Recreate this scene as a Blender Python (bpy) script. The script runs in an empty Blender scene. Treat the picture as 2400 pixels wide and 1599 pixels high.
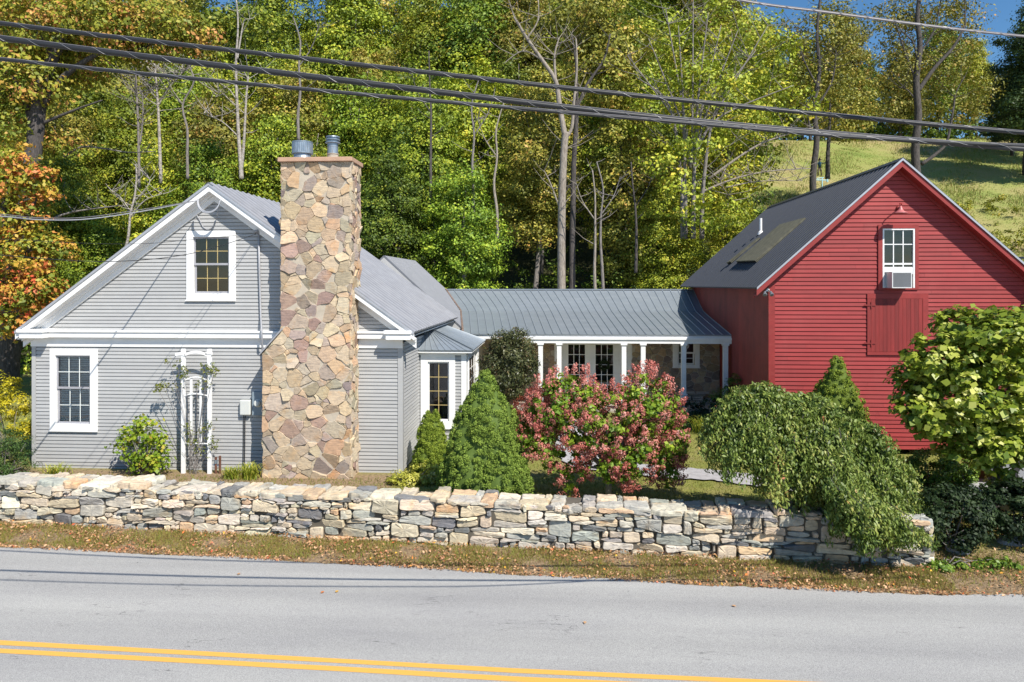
import bpy, math, random
import numpy as np
from mathutils import Vector, Matrix
R = math.radians
scene = bpy.context.scene
# ------------------------------------------------------------------ camera
F = 1700.0                       # focal length in pixels of the 2400 px wide photograph
TH = math.atan(100.0/F)          # yaw to the left
CAMZ = 5.5
cd = bpy.data.cameras.new("camera"); cam = bpy.data.objects.new("camera", cd)
scene.collection.objects.link(cam); scene.camera = cam
cam.location = (0, 0, CAMZ); cam.rotation_euler = (R(90), 0, TH)
cd.sensor_width = 36; cd.lens = F/2400*36; cd.shift_y = -133.5/2400
cd.clip_start = 0.1; cd.clip_end = 2000
# ------------------------------------------------------------------ world, sun, exposure
SUN = Vector((-.85, 1.0, -1.40)).normalized()      # direction the light travels
w = bpy.data.worlds.new("World"); scene.world = w; w.use_nodes = True
nt = w.node_tree; nt.nodes.clear()
sky = nt.nodes.new('ShaderNodeTexSky'); sky.sky_type = 'NISHITA'; sky.sun_disc = False
elev = math.asin(-SUN.z); az = math.atan2(-SUN.x, -SUN.y)   # compass angle of the sun from +Y
sky.sun_elevation = elev; sky.sun_rotation = az
sky.air_density = 1.0; sky.dust_density = 0.0; sky.ozone_density = 4.0; sky.altitude = 300
bg = nt.nodes.new('ShaderNodeBackground'); bg.inputs[1].default_value = 0.10
wo = nt.nodes.new('ShaderNodeOutputWorld')
hsv = nt.nodes.new('ShaderNodeHueSaturation'); hsv.inputs['Saturation'].default_value = 1.18; hsv.inputs['Hue'].default_value = .497
nt.links.new(sky.outputs[0], hsv.inputs['Color']); nt.links.new(hsv.outputs[0], bg.inputs[0]); nt.links.new(bg.outputs[0], wo.inputs[0])
sd = bpy.data.lights.new("sun", 'SUN'); sd.energy = 5.0; sd.angle = R(0.35); sd.color = (1, .94, .84)
so = bpy.data.objects.new("sun", sd); scene.collection.objects.link(so)
so.rotation_euler = SUN.to_track_quat('-Z', 'Y').to_euler(); so.location = (10, -10, 20)
scene.view_settings.view_transform = 'Standard'; scene.view_settings.look = 'None'
scene.view_settings.exposure = 0.45; scene.view_settings.gamma = 1
scene.render.engine = 'CYCLES'
scene.cycles.max_bounces = 6; scene.cycles.transparent_max_bounces = 12
# ------------------------------------------------------------------ pixel -> world helpers (2400x1599 photo pixels)
def ray(px, py):
    a = (px-1200)/F; c, s = math.cos(TH), math.sin(TH)
    return Vector((c*a - s, s*a + c, (666-py)/F))
def P(px, py, Y):                       # on the vertical plane y=Y
    d = ray(px, py); t = Y/d.y
    return Vector((d.x*t, Y, CAMZ + d.z*t))
def G(px, py, z=0.0):                   # on the horizontal plane z
    d = ray(px, py); t = (z-CAMZ)/d.z
    return Vector((d.x*t, d.y*t, z))
def PX(px, Y): return P(px, 666, Y).x
def PZ(py, Y, px=1200): return P(px, py, Y).z
def onplane(px, py, p0, n):
    d = ray(px, py); o = Vector((0, 0, CAMZ)); t = (p0-o).dot(n)/d.dot(n)
    return o + d*t
col = scene.collection
ORI = {}
def tag(o, label=None, cat=None, group=None, kind=None):
    if label: o['label'] = label
    if cat: o['category'] = cat
    if group: o['group'] = group
    if kind: o['kind'] = kind
    return o
def thing(name, loc, label, cat, group=None):
    e = bpy.data.objects.new(name, None); e.empty_display_size = .3; e.location = loc; col.objects.link(e)
    ORI[e.name] = Vector(loc); return tag(e, label, cat, group)
def link(name, me, mat, parent=None, origin=None):
    o = bpy.data.objects.new(name, me); col.objects.link(o)
    if parent is not None:
        o.parent = parent; org = ORI[parent.name]
    else:
        org = Vector(origin) if origin is not None else Vector((0, 0, 0)); o.location = org
    ORI[o.name] = org
    if any(org):
        me.transform(Matrix.Translation(-org))
    if mat is not None:
        for m in (mat if isinstance(mat, (list, tuple)) else [mat]): me.materials.append(m)
    return o
class MB:
    def __init__(s): s.v = []; s.f = []; s.t = []; s.m = []; s.tc = 0.5; s.mi = 0; s.c = []; s.cc = (1, 1, 1)
    def av(s, p):
        s.v.append((p[0], p[1], p[2])); s.t.append(s.tc); s.c.append(s.cc); return len(s.v)-1
    def poly(s, pts):
        s.f.append([s.av(p) for p in pts]); s.m.append(s.mi)
    def hexa(s, p):                     # 8 points: bottom 4 (ccw), top 4
        i = [s.av(q) for q in p]
        for a in ((3, 2, 1, 0), (4, 5, 6, 7), (0, 1, 5, 4), (1, 2, 6, 5), (2, 3, 7, 6), (3, 0, 4, 7)):
            s.f.append([i[k] for k in a]); s.m.append(s.mi)
    def box(s, x0, x1, y0, y1, z0, z1):
        s.hexa([(x0, y0, z0), (x1, y0, z0), (x1, y1, z0), (x0, y1, z0), (x0, y0, z1), (x1, y0, z1), (x1, y1, z1), (x0, y1, z1)])
    def mbox(s, mp, u0, u1, o0, o1, z0, z1):   # box in wall coordinates
        s.hexa([mp(u0, o1, z0), mp(u1, o1, z0), mp(u1, o0, z0), mp(u0, o0, z0), mp(u0, o1, z1), mp(u1, o1, z1), mp(u1, o0, z1), mp(u0, o0, z1)])
    def prism(s, pts, d):               # polygon extruded by vector d
        d = Vector(d); a = [s.av(p) for p in pts]; b = [s.av(Vector(p)+d) for p in pts]; n = len(a)
        s.f.append(a[::-1]); s.f.append(b); s.m += [s.mi, s.mi]
        for i in range(n):
            j = (i+1) % n; s.f.append([a[i], a[j], b[j], b[i]]); s.m.append(s.mi)
    def tube(s, pts, rad, n=8, cap=True):
        pts = [Vector(p) for p in pts]
        if not isinstance(rad, (list, tuple)): rad = [rad]*len(pts)
        rings = []; up = Vector((0, 0, 1)); prev = None
        for i, p in enumerate(pts):
            t = (pts[min(i+1, len(pts)-1)] - pts[max(i-1, 0)])
            t = t.normalized() if t.length > 1e-9 else up
            if prev is None:
                a = t.cross(Vector((1, 0, 0)) if abs(t.x) < .8 else Vector((0, 1, 0))).normalized()
            else:
                a = (prev - t*prev.dot(t)); a = a.normalized() if a.length > 1e-6 else t.orthogonal().normalized()
            prev = a; b = t.cross(a)
            rings.append([s.av(p + (a*math.cos(k*2*math.pi/n) + b*math.sin(k*2*math.pi/n))*rad[i]) for k in range(n)])
        for i in range(len(rings)-1):
            for k in range(n):
                s.f.append([rings[i][k], rings[i][(k+1) % n], rings[i+1][(k+1) % n], rings[i+1][k]]); s.m.append(s.mi)
        if cap:
            s.f.append(rings[0][::-1]); s.f.append(rings[-1]); s.m += [s.mi, s.mi]
    def lathe(s, c, prof, n=20):        # prof: (r, z) list, closed ends if r=0 not needed
        rings = [[s.av((c[0]+r*math.cos(k*2*math.pi/n), c[1]+r*math.sin(k*2*math.pi/n), c[2]+z)) for k in range(n)] for r, z in prof]
        for i in range(len(rings)-1):
            for k in range(n):
                s.f.append([rings[i][k], rings[i][(k+1) % n], rings[i+1][(k+1) % n], rings[i+1][k]]); s.m.append(s.mi)
        s.f.append(rings[0][::-1]); s.f.append(rings[-1]); s.m += [s.mi, s.mi]
    def build(s, name, mat, parent=None, origin=None, smooth=False, bevel=0):
        me = bpy.data.meshes.new(name); me.from_pydata(s.v, [], s.f)
        a = me.attributes.new('tint', 'FLOAT', 'POINT'); a.data.foreach_set('value', s.t)
        ca = me.attributes.new('scol', 'FLOAT_COLOR', 'POINT')
        ca.data.foreach_set('color', np.array([(c[0], c[1], c[2], 1) for c in s.c], dtype=np.float32).ravel())
        if any(s.m): me.polygons.foreach_set('material_index', s.m)
        if smooth: me.polygons.foreach_set('use_smooth', [True]*len(me.polygons))
        me.update()
        o = link(name, me, mat, parent, origin)
        if bevel:
            b = o.modifiers.new('bevel', 'BEVEL'); b.width = bevel; b.segments = 2; b.limit_method = 'ANGLE'
        return o
# ------------------------------------------------------------------ materials
def mat(name):
    m = bpy.data.materials.new(name); m.use_nodes = True; n = m.node_tree; n.nodes.clear()
    out = n.nodes.new('ShaderNodeOutputMaterial'); b = n.nodes.new('ShaderNodeBsdfPrincipled')
    n.links.new(b.outputs[0], out.inputs[0]); return m, n, b, out
def N(n, t, **k):
    x = n.nodes.new(t)
    for a, v in k.items(): setattr(x, a, v)
    return x
def noise(n, scale, detail=4, rough=.55, vec=None):
    x = N(n, 'ShaderNodeTexNoise'); x.inputs['Scale'].default_value = scale; x.inputs['Detail'].default_value = detail
    x.inputs['Roughness'].default_value = rough
    if vec is not None: n.links.new(vec, x.inputs['Vector'])
    return x
def ramp(n, fac, stops):
    x = N(n, 'ShaderNodeValToRGB'); e = x.color_ramp.elements
    while len(e) > 1: e.remove(e[-1])
    e[0].position = stops[0][0]; e[0].color = (*stops[0][1], 1)
    for p, c in stops[1:]:
        q = e.new(p); q.color = (*c, 1)
    n.links.new(fac, x.inputs[0]); return x
def geo(n, sc=(1, 1, 1)):
    g = N(n, 'ShaderNodeTexCoord'); mp = N(n, 'ShaderNodeMapping'); mp.inputs['Scale'].default_value = sc
    n.links.new(g.outputs['Object'], mp.inputs[0]); return mp.outputs[0]
def mixc(n, a, b, fac, mode='MIX'):
    x = N(n, 'ShaderNodeMix', data_type='RGBA', blend_type=mode)
    for s, i in ((fac, 0), (a, 6), (b, 7)):
        if isinstance(s, (int, float)): x.inputs[i].default_value = s
        elif isinstance(s, tuple): x.inputs[i].default_value = (*s, 1)
        else: n.links.new(s, x.inputs[i])
    return x.outputs[2]
def bump(n, b, h, strength=.3, dist=.02):
    x = N(n, 'ShaderNodeBump'); x.inputs['Strength'].default_value = strength; x.inputs['Distance'].default_value = dist
    n.links.new(h, x.inputs['Height']); n.links.new(x.outputs[0], b.inputs['Normal'])
def paint(name, c, rough=.5, var=.12, tintvar=.15, sc=(1.5, 1.5, 1.5), metal=0, bmp=.1, streak=None):
    m, n, b, o = mat(name); v = geo(n, sc)
    nz = noise(n, 2.2, 6, .6, v)
    lo = tuple(x*(1-var) for x in c); hi = tuple(min(1, x*(1+var)) for x in c)
    r = ramp(n, nz.outputs[0], [(.3, lo), (.7, hi)])
    at = N(n, 'ShaderNodeAttribute', attribute_name='tint')
    mr = N(n, 'ShaderNodeMapRange'); mr.inputs[3].default_value = 1-tintvar; mr.inputs[4].default_value = 1+tintvar
    n.links.new(at.outputs['Fac'], mr.inputs[0])
    cc = N(n, 'ShaderNodeCombineColor')
    for i in range(3): n.links.new(mr.outputs[0], cc.inputs[i])
    c2 = mixc(n, r.outputs[0], cc.outputs[0], 1.0, 'MULTIPLY')
    if streak:
        s2 = noise(n, 1.0, 5, .7, geo(n, streak[0])); rr = ramp(n, s2.outputs[0], [(.5, (0, 0, 0)), (.72, (1, 1, 1))])
        mm = N(n, 'ShaderNodeMath', operation='MULTIPLY'); mm.inputs[1].default_value = streak[2]; n.links.new(rr.outputs[0], mm.inputs[0])
        c2 = mixc(n, c2, streak[1], mm.outputs[0])
    n.links.new(c2, b.inputs['Base Color'])
    b.inputs['Roughness'].default_value = rough; b.inputs['Metallic'].default_value = metal
    if bmp:
        n2 = noise(n, 60, 3, .6, geo(n)); bump(n, b, n2.outputs[0], bmp, .01)
    return m
M = {}
M['siding'] = paint('grey_vinyl', (.41, .412, .413), .55, .04, .05, streak=((.6, .6, 3), (.30, .29, .30), .25))
M['white'] = paint('white_paint', (.80, .80, .80), .5, .04, .03, bmp=.05, streak=((2, 2, 5), (.62, .60, .55), .3))
M['gsash'] = paint('grey_vinyl_sash', (.34, .34, .37), .45, .05, .05)
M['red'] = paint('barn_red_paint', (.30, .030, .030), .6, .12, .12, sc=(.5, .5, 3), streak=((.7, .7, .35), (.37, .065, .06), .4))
M['redtrim'] = paint('barn_red_trim', (.27, .026, .024), .6, .12, .1, streak=((1, 1, 4), (.30, .06, .05), .5))
M['reddoor'] = paint('weathered_red_boards', (.22, .02, .018), .65, .18, .22, sc=(6, 6, .6), streak=((9, 9, .8), (.15, .02, .018), .6))
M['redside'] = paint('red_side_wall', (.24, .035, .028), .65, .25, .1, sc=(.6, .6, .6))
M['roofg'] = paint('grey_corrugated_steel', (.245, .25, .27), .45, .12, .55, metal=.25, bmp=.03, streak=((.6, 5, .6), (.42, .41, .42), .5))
M['roofs'] = paint('seamed_grey_roof', (.25, .285, .32), .38, .07, .08, metal=.2, bmp=.03, streak=((.35, 1.6, 1), (.36, .39, .42), .45))
M['roofb'] = paint('dark_slate_steel', (.055, .06, .074), .5, .08, .10, metal=.1, bmp=.03)
M['roofm'] = paint('smooth_grey_roof', (.165, .175, .20), .45, .08, .08, metal=.2, bmp=.03, streak=((.5, 2, 1), (.22, .23, .25), .4))
M['roofedge'] = paint('drip_edge', (.45, .46, .5), .4, .06, .05, metal=.4)
M['fiber'] = paint('weathered_fibreglass', (.105, .10, .07), .7, .3, .2, sc=(3, 3, 3), streak=((2, 6, 2), (.07, .07, .045), .7))
M['dark'] = paint('dark_room', (.02, .02, .022), .8, .1, 0, bmp=0)
M['room'] = paint('dim_room', (.055, .055, .06), .8, .5, 0, bmp=0)
M['brass'] = paint('gold_muntin', (.50, .39, .17), .45, .05, 0, bmp=0)
M['blind'] = paint('blind_slats', (.78, .82, .80), .6, .05, .1, bmp=0)
M['cap'] = paint('sandstone_cap', (.46, .29, .20), .8, .12, 0, bmp=.3)
M['mortar'] = paint('pale_mortar', (.46, .40, .32), .9, .15, 0, bmp=.4)
M['gapdark'] = paint('wall_gaps', (.11, .095, .075), .95, .3, 0)
M['conc'] = paint('old_concrete', (.38, .34, .28), .9, .18, 0, sc=(3, 3, 3), bmp=.4)
M['conduit'] = paint('grey_conduit', (.34, .35, .38), .5, .05, 0, metal=.2)
M['meterbox'] = paint('meter_enclosure', (.22, .28, .33), .45, .05, 0)
M['beige'] = paint('grey_box_plastic', (.58, .60, .58), .5, .03, 0)
M['rust'] = paint('rusty_iron', (.13, .055, .035), .8, .3, 0)
M['blackcable'] = paint('black_cable', (.018, .019, .022), .5, .1, 0, bmp=0)
M['lash'] = paint('lashing_wire', (.34, .34, .35), .5, .1, 0, metal=.3, bmp=0)
M['alum'] = paint('bare_aluminium', (.20, .19, .20), .5, .1, 0, metal=.3, bmp=0)
M['ac'] = paint('cream_plastic', (.66, .66, .66), .5, .03, 0, bmp=0)
M['acgrill'] = paint('grey_fins', (.30, .31, .33), .6, .05, .3, bmp=0)
M['boulder'] = paint('grey_boulder', (.22, .23, .25), .85, .3, 0, sc=(4, 4, 4), bmp=.6)
M['blueo'] = paint('pale_blue_paint', (.35, .6, .66), .5, .1, 0)
M['cloth'] = paint('blue_cloth', (.02, .09, .14), .8, .2, 0); M['cloth2'] = paint('brown_cloth', (.10, .075, .05), .8, .2, 0)
M['carpaint'] = paint('silver_car_paint', (.42, .43, .45), .25, .02, 0, metal=.7, bmp=0)
M['tyre'] = paint('tyre_rubber', (.02, .02, .02), .8, .1, 0)
M['wreath'] = paint('wreath_green', (.03, .06, .02), .8, .3, .3)
def galv():
    m, n, b, o = mat('galvanised_flue'); v = geo(n, (6, 6, 1.2))
    nz = noise(n, 3, 5, .6, v)
    r = ramp(n, nz.outputs[0], [(.3, (.16, .21, .27)), (.55, (.34, .40, .46)), (.66, (.30, .27, .25)), (.74, (.17, .075, .04))])
    n.links.new(r.outputs[0], b.inputs['Base Color']); b.inputs['Metallic'].default_value = .6; b.inputs['Roughness'].default_value = .38
    return m
M['galv'] = galv()
def glass():
    m, n, b, o = mat('window_glass'); n.nodes.remove(b)
    t = N(n, 'ShaderNodeBsdfTransparent'); t.inputs[0].default_value = (.82, .85, .85, 1)
    g = N(n, 'ShaderNodeBsdfGlossy'); g.inputs['Roughness'].default_value = .02
    lw = N(n, 'ShaderNodeFresnel'); lw.inputs[0].default_value = 1.5
    ad = N(n, 'ShaderNodeMath', operation='MULTIPLY_ADD'); ad.inputs[1].default_value = 1.2; ad.inputs[2].default_value = .04
    n.links.new(lw.outputs[0], ad.inputs[0])
    nz = noise(n, 1.3, 2, .5, geo(n)); bp = N(n, 'ShaderNodeBump'); bp.inputs['Strength'].default_value = .12; bp.inputs['Distance'].default_value = .05
    n.links.new(nz.outputs[0], bp.inputs['Height']); n.links.new(bp.outputs[0], g.inputs['Normal'])
    mx = N(n, 'ShaderNodeMixShader'); n.links.new(ad.outputs[0], mx.inputs[0]); n.links.new(t.outputs[0], mx.inputs[1]); n.links.new(g.outputs[0], mx.inputs[2])
    n.links.new(mx.outputs[0], o.inputs[0]); return m
M['glass'] = glass()
def stonemat(name, var=.35, bs=.6):
    m, n, b, o = mat(name); at = N(n, 'ShaderNodeAttribute', attribute_name='scol')
    v = geo(n); nz = noise(n, 9, 8, .7, v); n3 = noise(n, 1.0, 5, .6, geo(n, (5, 5, 28)))
    r = ramp(n, nz.outputs[0], [(.28, (1-var,)*3), (.5, (1, 1, 1)), (.72, (1+var*.5, 1+var*.48, 1+var*.42))])
    c = mixc(n, at.outputs['Color'], r.outputs[0], 1.0, 'MULTIPLY')
    r3 = ramp(n, n3.outputs[0], [(.35, (.80, .80, .82)), (.6, (1.06, 1.04, 1.0))])
    c = mixc(n, c, r3.outputs[0], 1.0, 'MULTIPLY')
    n4 = noise(n, 2.3, 3, .6, v); r4 = ramp(n, n4.outputs[0], [(.55, (1, 1, 1)), (.72, (1.0, .80, .58))])
    c = mixc(n, c, r4.outputs[0], .8, 'MULTIPLY')
    n.links.new(c, b.inputs['Base Color']); b.inputs['Roughness'].default_value = .9
    ad = N(n, 'ShaderNodeMath', operation='ADD'); n.links.new(nz.outputs[0], ad.inputs[0]); n.links.new(n3.outputs[0], ad.inputs[1])
    bump(n, b, ad.outputs[0], bs, .02); return m
M['stone'] = stonemat('field_stone')
M['vstone'] = stonemat('veneer_stone', .25, .5)
def foliage(name, stops, trans=.22, rough=.55, hv=.10):
    m, n, b, o = mat(name); at = N(n, 'ShaderNodeAttribute', attribute_name='tint')
    r = ramp(n, at.outputs['Fac'], stops)
    oi = N(n, 'ShaderNodeObjectInfo'); hs = N(n, 'ShaderNodeHueSaturation')
    mr = N(n, 'ShaderNodeMapRange'); mr.inputs[3].default_value = .5-hv*.16; mr.inputs[4].default_value = .5+hv*.04; n.links.new(oi.outputs['Random'], mr.inputs[0])
    mv = N(n, 'ShaderNodeMapRange'); mv.inputs[3].default_value = 1-hv*2.4; mv.inputs[4].default_value = 1+hv*2.4
    m7 = N(n, 'ShaderNodeMath', operation='MULTIPLY'); m7.inputs[1].default_value = 7.31; m8 = N(n, 'ShaderNodeMath', operation='FRACT')
    n.links.new(oi.outputs['Random'], m7.inputs[0]); n.links.new(m7.outputs[0], m8.inputs[0]); n.links.new(m8.outputs[0], mv.inputs[0])
    n.links.new(r.outputs[0], hs.inputs['Color']); n.links.new(mr.outputs[0], hs.inputs['Hue']); n.links.new(mv.outputs[0], hs.inputs['Value'])
    n.links.new(hs.outputs[0], b.inputs['Base Color']); b.inputs['Roughness'].default_value = rough
    b.inputs['Specular IOR Level'].default_value = .35
    tr = N(n, 'ShaderNodeBsdfTranslucent'); n.links.new(hs.outputs[0], tr.inputs[0])
    mx = N(n, 'ShaderNodeMixShader'); mx.inputs[0].default_value = trans
    n.links.new(b.outputs[0], mx.inputs[1]); n.links.new(tr.outputs[0], mx.inputs[2]); n.links.new(mx.outputs[0], o.inputs[0])
    return m
M['f_green'] = foliage('leaves_green', [(0, (.04, .075, .01)), (.4, (.14, .23, .02)), (.75, (.31, .40, .032)), (1, (.52, .52, .05))], .14, hv=.12)
M['f_yg'] = foliage('leaves_yellow_green', [(0, (.07, .10, .01)), (.4, (.23, .30, .022)), (.8, (.46, .47, .04)), (1, (.68, .50, .06))], .14, hv=.12)
M['f_olive'] = foliage('leaves_olive', [(0, (.06, .07, .012)), (.4, (.20, .22, .03)), (.8, (.40, .35, .055)), (1, (.60, .34, .09))], .14, hv=.12)
M['f_deep'] = foliage('leaves_deep_green', [(0, (.02, .045, .009)), (.5, (.08, .145, .015)), (.85, (.21, .29, .03)), (1, (.46, .46, .06))], .12, hv=.12)
M['f_dark'] = foliage('leaves_far_dark', [(0, (0.019, 0.039, 0.016)), (.6, (0.058, 0.098, 0.026)), (1, (0.117, 0.156, 0.039))])
M['f_rust'] = foliage('leaves_rust', [(0, (.07, .09, .012)), (.3, (.20, .24, .025)), (.55, (.36, .35, .04)), (.75, (.50, .30, .06)), (.9, (.60, .24, .10)), (1, (.66, .40, .06))], .2, hv=0)
M['f_orange'] = foliage('leaves_orange', [(0, (.10, .13, .015)), (.3, (.22, .27, .03)), (.45, (.42, .36, .04)), (.6, (.60, .36, .05)), (.78, (.62, .24, .07)), (.9, (.62, .13, .05)), (1, (.70, .06, .05))], hv=0)
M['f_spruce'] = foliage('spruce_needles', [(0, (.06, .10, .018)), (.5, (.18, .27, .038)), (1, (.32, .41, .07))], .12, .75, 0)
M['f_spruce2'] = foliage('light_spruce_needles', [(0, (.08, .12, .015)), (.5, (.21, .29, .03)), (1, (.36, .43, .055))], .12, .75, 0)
M['f_weep'] = foliage('weeping_leaves', [(0, (.04, .075, .015)), (.4, (.12, .18, .032)), (.75, (.24, .30, .06)), (.96, (.40, .40, .11)), (1, (.45, .12, .06))], .2, .45, 0)
M['f_hyd'] = foliage('hydrangea_leaves', [(0, (0.058, 0.117, 0.013)), (.5, (0.169, 0.286, 0.023)), (1, (0.390, 0.494, 0.046))], .3, .45, 0)
M['f_pink'] = foliage('hydrangea_petals', [(0, (.36, .085, .07)), (.35, (.54, .165, .135)), (.7, (.68, .27, .22)), (1, (.84, .54, .47))], .3, .7, 0)
M['f_dog'] = foliage('broad_pale_leaves', [(0, (.06, .11, .012)), (.3, (.16, .23, .02)), (.6, (.34, .40, .045)), (.82, (.58, .60, .13)), (1, (.76, .75, .32))], .28, .42, 0)
M['f_purp'] = foliage('purple_green_leaves', [(0, (.02, .025, .012)), (.5, (.07, .085, .03)), (.8, (.15, .15, .06)), (1, (.20, .08, .05))], .12, .4, 0)
M['f_red'] = foliage('red_maple_leaves', [(0, (.10, .02, .015)), (.5, (.22, .05, .03)), (1, (.38, .12, .06))], .25, .6, 0)
M['f_gold'] = foliage('gold_variegated', [(0, (.14, .19, .02)), (.4, (.42, .42, .05)), (.8, (.66, .62, .14)), (1, (.80, .74, .35))], .2, .5, 0)
M['f_yellow'] = foliage('yellow_shrub', [(0, (.16, .19, .02)), (.4, (.45, .40, .02)), (1, (.72, .60, .03))], .3, .5, 0)
M['f_jun'] = foliage('juniper', [(0, (.02, .05, .015)), (.5, (.06, .12, .025)), (1, (.14, .22, .04))], .15, .6, 0)
M['f_lily'] = foliage('strap_leaves', [(0, (.12, .20, .02)), (.5, (.34, .40, .04)), (1, (.62, .55, .10))], .3, .5, 0)
M['f_vine'] = foliage('vine_leaves', [(0, (.06, .08, .015)), (.5, (.16, .20, .03)), (.85, (.30, .28, .05)), (1, (.34, .16, .08))], .3, .5, 0)
M['f_box'] = foliage('box_leaves', [(0, (0.036, 0.072, 0.012)), (.5, (0.132, 0.228, 0.024)), (1, (0.288, 0.396, 0.048))], .2, .45, 0)
M['f_shade'] = foliage('dark_shrub_leaves', [(0, (.008, .018, .006)), (.6, (.02, .042, .01)), (1, (.05, .08, .02))], .1, .6, 0)  # near-black leaf colour paints in the deep shade on the dark bushes
M['f_grass'] = foliage('grass_blades', [(0, (.26, .16, .06)), (.4, (.36, .27, .09)), (.75, (.30, .29, .06)), (1, (.20, .29, .04))], .3, .8, 0)
M['f_lawn'] = foliage('lawn_blades', [(0, (.20, .17, .05)), (.3, (.24, .24, .04)), (1, (.16, .22, .03))], .3, .7, 0)
M['f_mead'] = foliage('meadow_blades', [(0, (.38, .29, .13)), (.3, (.35, .32, .10)), (.65, (.27, .32, .07)), (1, (.17, .26, .04))], .3, .7, 0)
M['f_litter'] = foliage('fallen_leaves', [(0, (.22, .10, .04)), (.35, (.38, .20, .09)), (.75, (.56, .33, .17)), (.9, (.66, .42, .25)), (.96, (.60, .10, .05)), (1, (.75, .50, .05))], .1, .8, 0)
def bark(name, a, b_, scale=(8, 8, 1.5)):
    m, n, b, o = mat(name); nz = noise(n, 2.5, 7, .7, geo(n, scale))
    r = ramp(n, nz.outputs[0], [(.33, a), (.65, b_)]); n.links.new(r.outputs[0], b.inputs['Base Color']); b.inputs['Roughness'].default_value = .95
    bump(n, b, nz.outputs[0], .8, .05); return m
M['f_bush'] = foliage('bright_bush_leaves', [(0, (.10, .18, .015)), (.5, (.26, .38, .03)), (.85, (.52, .50, .05)), (1, (.60, .34, .08))], .35, .45, 0)
M['b_pale'] = bark('pale_bark', (.15, .125, .10), (.40, .35, .30))
M['b_dark'] = bark('dark_bark', (.025, .022, .02), (.12, .105, .10))
M['b_grey'] = bark('grey_bark', (.10, .09, .085), (.30, .27, .25))
M['b_birch'] = bark('white_bark', (.18, .155, .13), (.50, .46, .42), (3, 3, 5))
# ------------------------------------------------------------------ leaf meshes (numpy)
def quadmesh(name, V, tint, mt, parent=None, origin=None, nv=4):
    n = len(V)//nv; me = bpy.data.meshes.new(name)
    V = V.astype(np.float32)
    me.vertices.add(len(V)); me.vertices.foreach_set('co', V.ravel())
    me.loops.add(len(V)); me.loops.foreach_set('vertex_index', np.arange(len(V), dtype=np.int32))
    me.polygons.add(n); me.polygons.foreach_set('loop_start', np.arange(0, n*nv, nv, dtype=np.int32))
    me.update(calc_edges=True)
    a = me.attributes.new('tint', 'FLOAT', 'POINT'); a.data.foreach_set('value', np.repeat(np.clip(tint, 0, 1), nv).astype(np.float32))
    return link(name, me, mt, parent, origin)
def nrm(a): return a/np.maximum(np.linalg.norm(a, axis=1, keepdims=True), 1e-9)
def leafverts(rng, C, Nn, size, aspect=.6, tdir=None, tj=1.0):
    n = len(C); Nn = nrm(Nn)
    t = rng.normal(size=(n, 3))*tj
    if tdir is not None: t = t + tdir
    t = t - Nn*np.sum(t*Nn, axis=1, keepdims=True); t = nrm(t); b = np.cross(Nn, t)
    s = np.asarray(size).reshape(-1, 1)
    V = np.empty((n, 4, 3)); fold = Nn*s*.10
    V[:, 0] = C - t*s*.5; V[:, 1] = C + b*s*aspect*.5 + fold - t*s*.05; V[:, 2] = C + t*s*.5; V[:, 3] = C - b*s*aspect*.5 + fold - t*s*.05
    return V.reshape(-1, 3)
def blobpts(rng, blobs, n, lo=.55):
    """clump centres in a union of ellipsoids; blobs: (cx,cy,cz,rx,ry,rz)"""
    B = np.array(blobs, float); wts = (B[:, 3]*B[:, 4]*B[:, 5])**.7; wts /= wts.sum()
    k = rng.choice(len(B), n, p=wts); d = nrm(rng.normal(size=(n, 3)))
    r = lo + (1-lo)*rng.random(n)**.6
    return B[k, :3] + d*B[k, 3:]*r[:, None], d
def crown(rng, blobs, ncl, per, cr, size, lo=.55, flat=.7, aspect=.6, up=.5, cw=.45):
    C, D = blobpts(rng, blobs, ncl, lo)
    ct = rng.random(ncl); cs = cr*(.6+.8*rng.random(ncl))
    k = np.repeat(np.arange(ncl), per); n = len(k)
    off = rng.normal(size=(n, 3)); off = nrm(off)*(rng.random((n, 1))**.5); off[:, 2] *= flat
    Cp = C[k] + off*cs[k][:, None]
    Nn = off*.8 + D[k]*.5 + rng.normal(size=(n, 3))*.45; Nn[:, 2] += up
    tint = ct[k]*cw + rng.random(n)*(1-cw)
    sz = size*(.5+1.0*rng.random(n)**1.3)
    return leafverts(rng, Cp, Nn, sz, aspect), tint
def shrub(name, label, cat, loc, blobs, ncl, per, cr, size, mt, seed, group=None, lo=.5, aspect=.6, stem=None, flat=.7, up=.5, twigs=10, part='foliage', stemmat='b_grey'):
    """a plant: foliage + stems; blobs are relative to loc"""
    rng = np.random.default_rng(seed); e = thing(name, loc, label, cat, group)
    L = np.array(loc); bl = [(b[0]+L[0], b[1]+L[1], b[2]+L[2], b[3], b[4], b[5]) for b in blobs]
    V, t = crown(rng, bl, ncl, per, cr, size, lo, flat, aspect, up)
    quadmesh(part, V, t, mt, e)
    mb = MB(); c, _ = blobpts(rng, bl, twigs, .5)
    if stem:
        mb.tube([loc, (L[0]+.03, L[1], L[2]+stem[1]*.5), (L[0], L[1], L[2]+stem[1])], [stem[0], stem[0]*.8, stem[0]*.6], 8)
        base = Vector((L[0], L[1], L[2]+stem[1]))
    else: base = Vector(loc)
    for q in c:
        q = Vector(q); m_ = base.lerp(q, .5) + Vector(rng.normal(size=3)*.06)
        mb.tube([base, m_, q], [.018, .012, .006] if not stem else [stem[0]*.45, stem[0]*.25, .01], 5)
    mb.build('stem', M[stemmat], e, smooth=True)
    return e
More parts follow.
